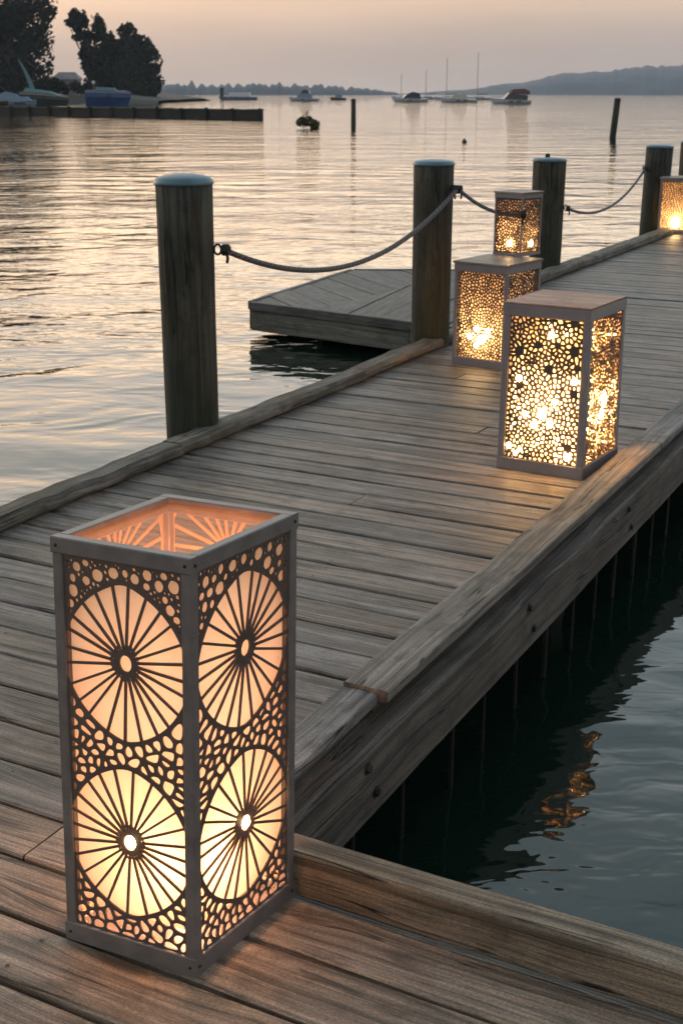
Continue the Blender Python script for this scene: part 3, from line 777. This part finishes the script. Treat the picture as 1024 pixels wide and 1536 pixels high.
def tree(label, x, y, z, blobs, nleaf, leaf, mat, seed, trunk_r=.5, name='tree', group='trees on the left shore'):
    """blobs: (dx, dy, dz, rx, rz) clumps of the crown measured from the tree's foot."""
    rng = random.Random(seed); o = empty(name, (x, y, z), label, 'tree', group)
    mb = MB(); top = max(b[2] for b in blobs)
    tube(mb, [(0, 0, -1.0), (.2, 0, top * .3), (-.1, .1, top * .65), (0, 0, top)], [trunk_r, trunk_r * .8, trunk_r * .5, .08], 8)
    for b in blobs:
        s = V((0, 0, max(1.0, b[2] * rng.uniform(.35, .6)))); e = V(b[:3])
        mid = s.lerp(e, .5) + V((rng.uniform(-.4, .4), rng.uniform(-.4, .4), -.3)); tube(mb, [s, mid, e], [trunk_r * .4, trunk_r * .25, .05], 6)
    mb.build('trunk', M['bark'], o)
    mb = MB(); vol = [b[3] * b[3] * b[4] for b in blobs]; tot = sum(vol)
    for b, vv in zip(blobs, vol):
        sub = [V((rng.gauss(0, .45), rng.gauss(0, .45), rng.gauss(0, .45))) for _ in range(9)]
        for _ in range(int(nleaf * vv / tot) + 20):
            s = rng.choice(sub); q = s + V((rng.gauss(0, .25), rng.gauss(0, .25), rng.gauss(0, .25)))
            if q.length > 1.08: q = q.normalized() * rng.uniform(.85, 1.05)
            c = V((b[0] + q.x * b[3], b[1] + q.y * b[3], b[2] + q.z * b[4]))
            nrm = V((rng.gauss(0, 1), rng.gauss(0, 1), rng.gauss(.6, 1))).normalized(); t1 = nrm.orthogonal().normalized(); t2 = nrm.cross(t1); sz = leaf * rng.uniform(.6, 1.4)
            base = len(mb.v); g = rng.uniform(.6, 1.5)
            mb.v += [c - t1 * sz, c + t2 * sz * .55, c + t1 * sz, c - t2 * sz * .55]
            mb.face((base, base + 1, base + 2, base + 3), None, (g, g * rng.uniform(.9, 1.1), g * .9))
    mb.build('crown', mat, o); return o
def at(px, Y): return (px - 512) / 2000.0 * Y
Y = 285
u = Y / 2000.0       # metres per photo pixel there
def bl(cx, lst): return [((q[0] - cx) * u, RNG.uniform(-1.5, 1.5), (138 - q[1]) * u, q[2] * u, q[3] * u) for q in lst]
tree('tall very dark tree filling the left corner of the shore', at(20, Y), Y, 0.0, bl(20, [(-60, 0, 60, 70), (-10, 20, 55, 60), (36, 40, 48, 52), (58, 2, 36, 32), (52, 72, 34, 44), (0, 90, 60, 40), (40, 110, 50, 25), (20, -50, 50, 45), (74, 30, 14, 12), (-50, -60, 55, 50)]), 30000, .48, M['leafA'], 1, 1.0)
tree('slim dark tree with sky showing through its crown', at(138, Y), Y, .3, bl(138, [(124, 28, 15, 18), (150, 35, 12, 20), (160, 55, 15, 20), (132, 52, 14, 12), (158, 85, 20, 25), (150, 110, 22, 18), (112, 34, 8, 7), (118, 50, 6, 5), (170, 75, 14, 24), (142, 80, 18, 24), (130, 66, 11, 18), (165, 100, 18, 22), (138, 100, 14, 18)]), 15000, .42, M['leafA'], 2, .45)
tree('broad rounded grey-green tree at the end of the shore', at(208, Y + 25), Y + 25, .2, [(a, b, c, d * 1.06, e * 1.06) for a, b, c, d, e in bl(208, [(196, 42, 15, 18), (208, 62, 24, 22), (222, 80, 24, 24), (200, 95, 26, 28), (225, 108, 24, 22), (190, 75, 20, 26), (236, 118, 12, 14), (205, 120, 34, 14), (184, 100, 18, 26)])], 15000, .5, M['leafB'], 3, .5)
tree('low dark shrub beside the house on the shore', at(88, Y), Y - 4, .3, bl(88, [(84, 118, 14, 14), (98, 124, 12, 10), (70, 122, 14, 12)]), 1800, .4, M['leafA'], 4, .15, 'shrub', 'trees on the left shore')
tree('small dark shrub under the slim tree', at(128, Y), Y - 5, .3, bl(128, [(122, 122, 9, 9), (136, 126, 9, 8), (142, 120, 9, 12)]), 1200, .4, M['leafB'], 5, .15, 'shrub', 'trees on the left shore')
# house among the trees
hx, hy = at(103, 292), 292
ho = empty('house', (hx, hy, 1.0), 'pale house with a low roof half hidden among the shore trees', 'house')
M['plaster'] = simple_mat('pale plaster', (.42, .38, .38), rough=.9, scale=.8); M['roof'] = simple_mat('pale roof', (.36, .31, .31), rough=.8, scale=.8)
M['win'] = simple_mat('dark window', (.02, .022, .028), rough=.15)
mb = MB(); mb.quadbox((0, 0, 1.7), 5.2, 4.5, 3.4, bev=.02); mb.build('wall', M['plaster'], ho)
mb = MB(); b0 = 0
mb.v = [V(q) for q in ((-3.1, -2.8, 3.35), (3.1, -2.8, 3.35), (3.1, 2.8, 3.35), (-3.1, 2.8, 3.35), (-1.8, 0, 4.9), (1.8, 0, 4.9))]
for f in ((0, 1, 5, 4), (1, 2, 5), (2, 3, 4, 5), (3, 0, 4), (3, 2, 1, 0)): mb.face(f)
mb.build('roof', M['roof'], ho)
for x in (-1.5, .1, 1.7):
    mb = MB(); mb.quadbox((x, -2.26, 1.8), .9, .06, 1.2); mb.build('window', M['win'], ho)

# ------------------------------------------------------------------ breakwater jetty
A = V((-34.5, 131, 0)); B = V((-6.27, 104.7, 0)); jo = empty('breakwater', (A + (B - A) * .5) + V((0, 0, WATER_Z)), 'long low dark timber breakwater reaching out from the left shore', 'breakwater'); O = jo.location.copy()
M['jetty'] = wood_mat('wet black timber', (.010, .010, .009), (.03, .028, .024), rough=.8, bump=.01, knots=False); M['moss'] = simple_mat('mossy top', (.055, .075, .03), rough=.95, scale=2, var=.5)
A2 = A + (A - B) * .8
mb = MB(); timber(mb, A2 + V((0, 0, -.25)), B + V((0, 0, -.25)), .35, .95, seg=1.0, jit=.02, tint=(.8, .8, .8)); mb.build('wall', M['jetty'], jo, origin=O)
mb = MB(); timber(mb, A2 + V((0, 0, .26)), B + V((0, 0, .26)), .45, .09, seg=.6, jit=.03); mb.build('mossy_cap', M['moss'], jo, origin=O)
n = 22; dvec = (B - A2) / n; fr = V((-.68, -.73, 0))
for i in range(n + 1):
    q = A2 + dvec * i + fr * .25; mb = MB(); timber(mb, q + V((0, 0, -1.4)), q + V((0, 0, .36 + RNG.uniform(-.03, .05))), .26, .26, seg=9, jit=.01, bev=.03, tint=(.7, .7, .7)); mb.build('pile', M['jetty'], jo, origin=O)

# ------------------------------------------------------------------ boats
def paint(name, c, rough=.35): return simple_mat(name, c, rough=rough, var=.06, scale=1.5)
M['white'] = paint('white gelcoat', (.55, .56, .6)); M['blue'] = paint('blue hull paint', (.006, .045, .17)); M['navy'] = paint('navy canvas', (.03, .035, .06), .8)
M['dark'] = paint('dark hull', (.02, .022, .025)); M['teal'] = paint('teal boat cover', (.10, .20, .23), .7); M['red'] = paint('maroon canvas', (.12, .04, .045), .8); M['sand'] = paint('cream canvas', (.45, .42, .32), .8); M['mast'] = simple_mat('haze tinted mast', (.28, .28, .31), rough=.4, metal=.4)  # mast lightened: distance haze painted into its colour
M['pale'] = paint('pale blue cover', (.14, .21, .29), .7)
def hull(L, W, Hb, Hs, flare=.75):
    mb = MB(); n = 14; secs = []
    for i in range(n + 1):
        t = i / n; wd = W / 2 * (1 - max(0, (t - .45) / .55) ** 2.2) * (.86 + .14 * min(1, t * 4)); dk = Hs + (Hb - Hs) * t ** 1.6; x = -L / 2 + L * t; kx = x - L * .07 * t
        secs.append([(kx, 0, -.35), (kx, -wd * flare * .8, -.12), (x, -max(wd, .02), dk * .55), (x, -max(wd, .02), dk), (x, -max(wd, .02) * .6, dk + .06), (x, 0, dk + .1), (x, max(wd, .02) * .6, dk + .06), (x, max(wd, .02), dk), (x, max(wd, .02), dk * .55), (kx, wd * flare * .8, -.12)])
    m = 10
    for s in secs: mb.v += [V(q) for q in s]
    for i in range(n):
        for q in range(m): mb.face((i * m + q, i * m + (q + 1) % m, (i + 1) * m + (q + 1) % m, (i + 1) * m + q))
    mb.face(list(range(m))); mb.face([n * m + q for q in range(m)][::-1]); return mb
def prism(mb, prof, w, top=1.0):
    """side profile (x,z) extruded to width w; upper points narrowed by top."""
    n = len(prof); zs = [q[1] for q in prof]; z0, z1 = min(zs), max(zs); base = len(mb.v)
    for s in (-1, 1):
        for (x, z) in prof: mb.v.append(V((x, s * w / 2 * (1 + (top - 1) * (z - z0) / (z1 - z0)), z)))
    mb.face([base + i for i in range(n)]); mb.face([base + n + i for i in range(n)][::-1])
    for i in range(n): j = (i + 1) % n; mb.face((base + j, base + i, base + n + i, base + n + j))
GB = 'boats moored in the bay'
def boat(label, px, Y, rz, L, W, Hb, Hs, hm, name='motorboat'):
    o = empty(name, (at(px, Y), Y, WATER_Z), label, 'boat', GB, rz); hull(L, W, Hb, Hs).build('hull', hm, o, smooth=False)
    mb = MB()
    for sgn in (-1, 1):
        pts = []
        for i in range(13):
            t = i / 12; wd = W / 2 * (1 - max(0, (t - .45) / .55) ** 2.2) * (.86 + .14 * min(1, t * 4)); pts.append((-L / 2 + L * t, sgn * (max(wd, .02) + .02), (Hs + (Hb - Hs) * t ** 1.6) * .9))
        tube(mb, pts, .06, 6)
    mb.build('rub_rail', M['sand'] if hm in (M['blue'], M['dark']) else M['navy'], o)
    for x in (-L * .18, L * .02):
        mb = MB()
        for sgn in (-1, 1): mb.quadbox((x, sgn * W * .485, Hs * .62), .9, .08, .22)
        mb.build('porthole', M['win'], o)
    mb = MB(); tube(mb, [(-L / 2 + .2, 0, 0), (-L / 2 - .25, 0, .0), (-L / 2 - .3, 0, -.3)], .12, 8); mb.build('outboard', M['dark'], o)
    return o
def cabin(o, prof, w, mat, top=.75, name='cabin'): mb = MB(); prism(mb, prof, w, top); return mb.build(name, mat, o)
def glass(o, prof, w): mb = MB(); prism(mb, prof, w, .8); return mb.build('windscreen', M['win'], o)
def mast(o, x, h, r=.07, name='mast'): mb = MB(); tube(mb, [(x, 0, .5), (x, 0, h)], [r, r * .7], 8); return mb.build(name, M['mast'], o)
def rails(o, x0, x1, w, z0, z1):
    mb = MB()
    for s in (-1, 1):
        tube(mb, [(x0, s * w, z1), (x1, s * w * .5, z1)], .03, 6)
        for i in range(4): x = x0 + (x1 - x0) * i / 3; tube(mb, [(x, s * w * (1 - .5 * i / 3), z0), (x, s * w * (1 - .5 * i / 3), z1)], .025, 6)
    mb.build('rail', M['mast'], o)
# right group
b = boat('cabin cruiser with a maroon canopy, rightmost of the moored boats', 765, 262, R(188), 7.9, 2.6, 1.05, .75, M['white']); c = cabin(b, [(-3.2, .7), (1.3, .9), (.5, 1.75), (-.2, 2.0), (-3.3, 1.6)], 2.2, M['dark']); cabin(b, [(-3.6, 1.75), (.2, 2.05), (-.3, 2.75), (-2.6, 2.85), (-3.7, 2.4)], 2.2, M['red'], .7, 'canopy'); glass(b, [(.3, 1.0), (1.5, .95), (.4, 2.1), (.1, 2.1)], 2.0); rails(b, 1.6, 3.6, .9, .9, 1.4)
b = boat('white motorboat with a cream cover between two other moored boats', 687, 300, R(184), 8.2, 2.6, 1.05, .7, M['white']); cabin(b, [(-1.8, .7), (2.0, .9), (1.0, 1.7), (-.8, 2.05), (-1.8, 1.6)], 2.0, M['sand'], .7, 'cover'); rails(b, 1.6, 3.6, .9, .9, 1.4)
b = boat('white motorboat with a dark canopy, left of the cream covered one', 615, 316, R(186), 8.2, 2.7, 1.1, .75, M['white']); cabin(b, [(-2.4, .7), (1.5, .9), (.6, 1.9), (-.6, 2.35), (-2.2, 2.0)], 2.1, M['navy'], .7, 'canopy'); glass(b, [(.9, .95), (2.0, .9), (.9, 1.8), (.5, 1.8)], 2.0)
b = boat('white cabin cruiser with a small flybridge in mid bay', 456, 350, R(172), 8.0, 2.8, 1.15, .8, M['white']); cabin(b, [(-2.2, .7), (2.0, .9), (1.1, 1.9), (-2.0, 1.9)], 2.2, M['pale']); cabin(b, [(-1.6, 1.95), (.7, 1.95), (.3, 2.9), (-1.2, 2.9)], 1.7, M['dark'], .8, 'flybridge'); mast(b, -.4, 4.0, .05)
b = boat('tiny dark motorboat right of the mid bay cruiser', 507, 420, R(180), 5.0, 2.0, .9, .7, M['dark']); cabin(b, [(-1.2, .6), (1.2, .7), (.6, 1.5), (-1.2, 1.5)], 1.5, M['pale'])
b = boat('long pale houseboat with a dark upright stack at its left end', 357, 420, R(180), 12.0, 3.6, 1.1, .9, M['pale'], 'houseboat'); cabin(b, [(-4.0, .8), (3.2, .8), (2.8, 2.3), (-3.8, 2.3)], 2.8, M['white'], .9)
mb = MB(); mb.quadbox((5.0, 0, 2.0), 1.1, 1.1, 3.4, bev=.1); mb.build('stack', M['dark'], b)
b = boat('small low dark launch with a light deck near the shore', 289, 380, R(180), 7.6, 2.2, .8, .6, M['dark']); cabin(b, [(-2.6, .5), (2.2, .6), (1.6, 1.1), (-2.4, 1.1)], 1.6, M['sand'], .8)
b = boat('low grey launch moored just off the end of the shore', 240, 360, R(180), 8.4, 2.2, .9, .6, M['navy']); cabin(b, [(-2.6, .5), (2.2, .6), (1.6, 1.3), (-2.4, 1.3)], 1.6, M['pale'], .8)
# blue boat
b = boat('bright blue high sided boat moored behind the breakwater', 163, 247, R(4), 8.2, 3.0, 2.3, 2.5, M['blue'], 'blue_boat'); cabin(b, [(-2.4, 2.4), (1.6, 2.4), (1.2, 3.0), (-2.1, 3.15)], 2.0, M['teal'], .8, 'cover')
mb = MB(); sphere(mb, (-2.6, -.4, 3.9), .3, 8); mb.build('fender', M['white'], b, smooth=True); mast(b, -2.6, 4.2, .06)
# dark boat with raised blade
b = boat('dark hulled boat with a teal cover and a tilted raised mast', 68, 236, R(-3), 8.6, 2.8, 1.5, 2.2, M['dark'], 'sailing_dinghy'); cabin(b, [(-4.0, 2.0), (3.4, 1.4), (1.0, 2.3), (-3.2, 2.9)], 2.3, M['teal'], .5, 'cover')
mb = MB()
for i in range(9):
    t = i / 8; mb.v += [V((-2.0 - 2.4 * t + .25 * math.sin(t * 3) - (.75 * (1 - t) ** .6 + .06) * .6, 0, 2.2 + 5.6 * t)), V((-2.0 - 2.4 * t + .25 * math.sin(t * 3), -.12, 2.2 + 5.6 * t)), V((-2.0 - 2.4 * t + .25 * math.sin(t * 3) + (.75 * (1 - t) ** .6 + .06) * .6, 0, 2.2 + 5.6 * t)), V((-2.0 - 2.4 * t + .25 * math.sin(t * 3), .12, 2.2 + 5.6 * t))]
for i in range(8):
    for q in range(4): mb.face((i * 4 + q, i * 4 + (q + 1) % 4, i * 4 + 4 + (q + 1) % 4, i * 4 + 4 + q))
mb.face((3, 2, 1, 0)); mb.face((32, 33, 34, 35)); mb.build('furled_sail', M['teal'], b)
b = boat('small boat under a pale blue cover at the far left', 14, 225, R(10), 6.0, 2.4, 1.2, .9, M['dark']); cabin(b, [(-2.6, .8), (2.4, 1.0), (1.2, 1.9), (-.5, 2.3), (-2.2, 1.6)], 2.0, M['pale'], .4, 'cover')
b = boat('small boat under a pale blue cover beside the dark hulled boat', 34, 216, R(6), 4.4, 2.0, .9, .7, M['pale']); cabin(b, [(-1.8, .6), (1.6, .8), (.8, 1.5), (-1.5, 1.4)], 1.6, M['pale'], .5, 'cover')
# yachts farther out whose masts stand above the motorboats
for (px, top, Yd, lb) in ((717, 82, 420, 'distant yacht with the tallest mast, right of the cream covered motorboat'), (671, 90, 430, 'distant yacht with a tall mast behind the cream covered motorboat'), (640, 106, 470, 'distant yacht with a thin mast behind the dark canopied motorboat'), (603, 112, 520, 'distant yacht with the leftmost short mast by the end of the wooded shore')):
    b = boat(lb, px, Yd, R(170), 8.5, 2.4, .95, .75, M['white'], 'yacht'); cabin(b, [(-2, .6), (1.5, .7), (1, 1.2), (-1.8, 1.2)], 1.5, M['white'], .8); mast(b, .4, (140 - top) / 2000 * Yd + 2.0, .13)
    mb = MB(); tube(mb, [(.4, 0, 1.7), (-3.2, 0, 1.8)], .12, 6); mb.build('boom', M['navy'], b)

# loose things in the water
def pile(label, px, Y, r, h, lean):
    o = empty('channel_pile', (at(px, Y), Y, WATER_Z), label, 'pile', 'lone piles standing in the bay'); mb = MB()
    lathe(mb, (0, 0, 0), [(r, -1.5), (r * 1.02, 0), (r, h * .5), (r * .96, h - .05), (r * .8, h)], 16, wob=.05, seed=px); mb.build('shaft', M['post'], o, smooth=True)
    mb = MB(); lathe(mb, (0, 0, 0), [(r * 1.06, h - .16), (r * 1.06, h - .06)], 16); mb.build('band', M['iron'], o); o.rotation_euler = (0, R(lean), 0)
pile('upright dark pile standing alone in mid bay', 530, 83, .15, 1.68, 0)
pile('slightly leaning dark pile in open water on the right', 922, 62, .15, 1.80, 4)
o = empty('buoy', (at(698, 56.3), 56.3, WATER_Z), 'small round dark buoy floating beyond the posts', 'buoy'); mb = MB(); sphere(mb, (0, 0, .03), .11, 10); mb.build('float', M['dark'], o, smooth=True); mb = MB(); tube(mb, [(0, 0, .12), (0, 0, .18)], .03, 8); mb.build('handle', M['iron'], o)
tree('clump of green branches sticking out of the water', at(461, 79), 79, WATER_Z, [(-.15, 0, .4, .5, .32), (.35, 0, .25, .35, .28), (.55, 0, .1, .2, .2), (-.4, 0, .35, .25, .2)], 900, .10, M['leafC'], 9, .05, 'floating_branch', 'drifting branches')

# ------------------------------------------------------------------ haze
k = NT('evening haze')
vn = k.t.nodes.new('ShaderNodeVolumePrincipled'); vn.inputs['Color'].default_value = (.78, .86, 1.0, 1); vn.inputs['Density'].default_value = .00015; vn.inputs['Anisotropy'].default_value = 0.1
k.t.links.new(vn.outputs[0], k.out.inputs['Volume'])
mb = MB(); X0, X1, Y0, Y1, Z0, Z1 = -3600, 3600, -300, 3300, WATER_Z - 2.2, 95
mb.v = [V(q) for q in ((X0, Y0, Z0), (X1, Y0, Z0), (X1, Y1, Z0), (X0, Y1, Z0), (X0, Y0, Z1), (X1, Y0, Z1), (X1, Y1, Z1), (X0, Y1, Z1))]
for f in ((3, 2, 1, 0), (4, 5, 6, 7), (0, 1, 5, 4), (1, 2, 6, 5), (2, 3, 7, 6), (3, 0, 4, 7)): mb.face(f)
tag(mb.build('haze', k.m), kind='stuff')

# ------------------------------------------------------------------ sky and sun
SUN_EL, SUN_AZ = R(9), R(-42)
w = bpy.data.worlds.new('World'); scene.world = w; w.use_nodes = True
nt = w.node_tree; nt.nodes.clear(); N = nt.nodes.new
out = N('ShaderNodeOutputWorld'); bg = N('ShaderNodeBackground'); sky = N('ShaderNodeTexSky'); sky.sky_type = 'NISHITA'; sky.sun_disc = False; sky.sun_elevation = SUN_EL; sky.sun_rotation = SUN_AZ
sky.dust_density = 2.0
tc = N('ShaderNodeTexCoord'); sp = N('ShaderNodeSeparateXYZ'); nt.links.new(tc.outputs['Generated'], sp.inputs[0])
rp = N('ShaderNodeValToRGB'); cr = rp.color_ramp; cr.interpolation = 'EASE'
STOPS = [(0.0, (.46, .425, .42)), (.035, (.52, .435, .405)), (.066, (.66, .51, .41)), (.082, (1.05, .88, .68)), (.115, (2.12, 1.74, 1.30)), (.17, (1.80, 1.58, 1.28)), (.24, (1.25, 1.28, 1.28)), (.36, (.98, 1.12, 1.17)), (.6, (.66, .84, .92)), (1.0, (.36, .50, .64))]
while len(cr.elements) < len(STOPS): cr.elements.new(.5)
for e, (q, c) in zip(cr.elements, STOPS): e.position = q; e.color = c4(c)
nt.links.new(sp.outputs[2], rp.inputs[0])
# warm glow round the set sun, cooler away from it
dot = N('ShaderNodeVectorMath'); dot.operation = 'DOT_PRODUCT'; nt.links.new(tc.outputs['Generated'], dot.inputs[0]); dot.inputs[1].default_value = (math.sin(SUN_AZ), math.cos(SUN_AZ), .05)
mr = N('ShaderNodeMapRange'); nt.links.new(dot.outputs['Value'], mr.inputs[0]); mr.inputs[1].default_value = .45; mr.inputs[2].default_value = 1.0
gl = N('ShaderNodeMix'); gl.data_type = 'RGBA'; gl.blend_type = 'MULTIPLY'; nt.links.new(mr.outputs[0], gl.inputs[0]); nt.links.new(rp.outputs[0], gl.inputs[6]); gl.inputs[7].default_value = (1.45, 1.20, 1.0, 1)
cn = N('ShaderNodeTexNoise'); cm = N('ShaderNodeMapping'); cm.inputs['Scale'].default_value = (1.2, 1.2, 7.0); nt.links.new(tc.outputs['Generated'], cm.inputs[0]); nt.links.new(cm.outputs[0], cn.inputs['Vector']); cn.inputs['Scale'].default_value = 1.6; cn.inputs['Detail'].default_value = 4
cmr = N('ShaderNodeMapRange'); nt.links.new(cn.outputs[0], cmr.inputs[0]); cmr.inputs[1].default_value = .3; cmr.inputs[2].default_value = .7; cmr.inputs[3].default_value = .80; cmr.inputs[4].default_value = 1.16
d2 = N('ShaderNodeVectorMath'); d2.operation = 'DOT_PRODUCT'; nt.links.new(tc.outputs['Generated'], d2.inputs[0]); d2.inputs[1].default_value = (math.sin(R(-10)), math.cos(R(-10)), 0)
m2 = N('ShaderNodeMapRange'); nt.links.new(d2.outputs['Value'], m2.inputs[0]); m2.inputs[1].default_value = -.45; m2.inputs[2].default_value = .6; m2.inputs[3].default_value = .58; m2.inputs[4].default_value = 1.0; m2.interpolation_type = 'SMOOTHSTEP'
m3 = N('ShaderNodeMath'); m3.operation = 'MULTIPLY'; nt.links.new(m2.outputs[0], m3.inputs[0]); nt.links.new(cmr.outputs[0], m3.inputs[1])
cmul = N('ShaderNodeVectorMath'); cmul.operation = 'SCALE'; nt.links.new(gl.outputs[2], cmul.inputs[0]); nt.links.new(m3.outputs[0], cmul.inputs['Scale'])
sk = N('ShaderNodeVectorMath'); sk.operation = 'SCALE'; nt.links.new(sky.outputs[0], sk.inputs[0]); sk.inputs['Scale'].default_value = .3
ad = N('ShaderNodeVectorMath'); ad.operation = 'ADD'; nt.links.new(cmul.outputs[0], ad.inputs[0]); nt.links.new(sk.outputs[0], ad.inputs[1])
# the background strength stays that of a dim evening sky; the cloud layer is scaled to it
sc2 = N('ShaderNodeVectorMath'); sc2.operation = 'SCALE'; nt.links.new(ad.outputs[0], sc2.inputs[0]); sc2.inputs['Scale'].default_value = 10.0
nt.links.new(sc2.outputs[0], bg.inputs['Color']); bg.inputs['Strength'].default_value = .1
nt.links.new(sk.outputs[0], ad.inputs[1]); sk.inputs['Scale'].default_value = .012
nt.links.new(bg.outputs[0], out.inputs['Surface'])
sun = bpy.data.lights.new('sun', 'SUN'); sun.energy = .5; sun.angle = R(14); sun.color = (1.0, .78, .58)
so = bpy.data.objects.new('sun', sun); COL.objects.link(so)
sd = V((math.sin(SUN_AZ) * math.cos(SUN_EL), math.cos(SUN_AZ) * math.cos(SUN_EL), math.sin(SUN_EL)))
so.rotation_euler = sd.to_track_quat('Z', 'Y').to_euler(); so.location = sd * 50

# ------------------------------------------------------------------ camera
cam = bpy.data.cameras.new('camera'); co = bpy.data.objects.new('camera', cam); COL.objects.link(co)
cam.sensor_fit = 'VERTICAL'; cam.sensor_height = 36.0; cam.lens = 1900 / 1536 * 36; cam.clip_end = 12000; cam.clip_start = .05
co.location = (0, 0, 1.5); co.rotation_euler = (R(90) - math.atan(628 / 1900), 0, 0)
cam.dof.use_dof = True; cam.dof.focus_distance = 2.6; cam.dof.aperture_fstop = 14.0
scene.camera = co
scene.render.resolution_x, scene.render.resolution_y = 682, 1024
scene.view_settings.view_transform = 'Standard'; scene.view_settings.look = 'None'; scene.view_settings.exposure = 0; scene.view_settings.gamma = 1
cy = scene.cycles; cy.use_denoising = True; cy.max_bounces = 8; cy.diffuse_bounces = 4; cy.glossy_bounces = 4; cy.transmission_bounces = 4; cy.transparent_max_bounces = 8; cy.volume_bounces = 0; cy.sample_clamp_indirect = 6.0; cy.caustics_reflective = False; cy.caustics_refractive = False
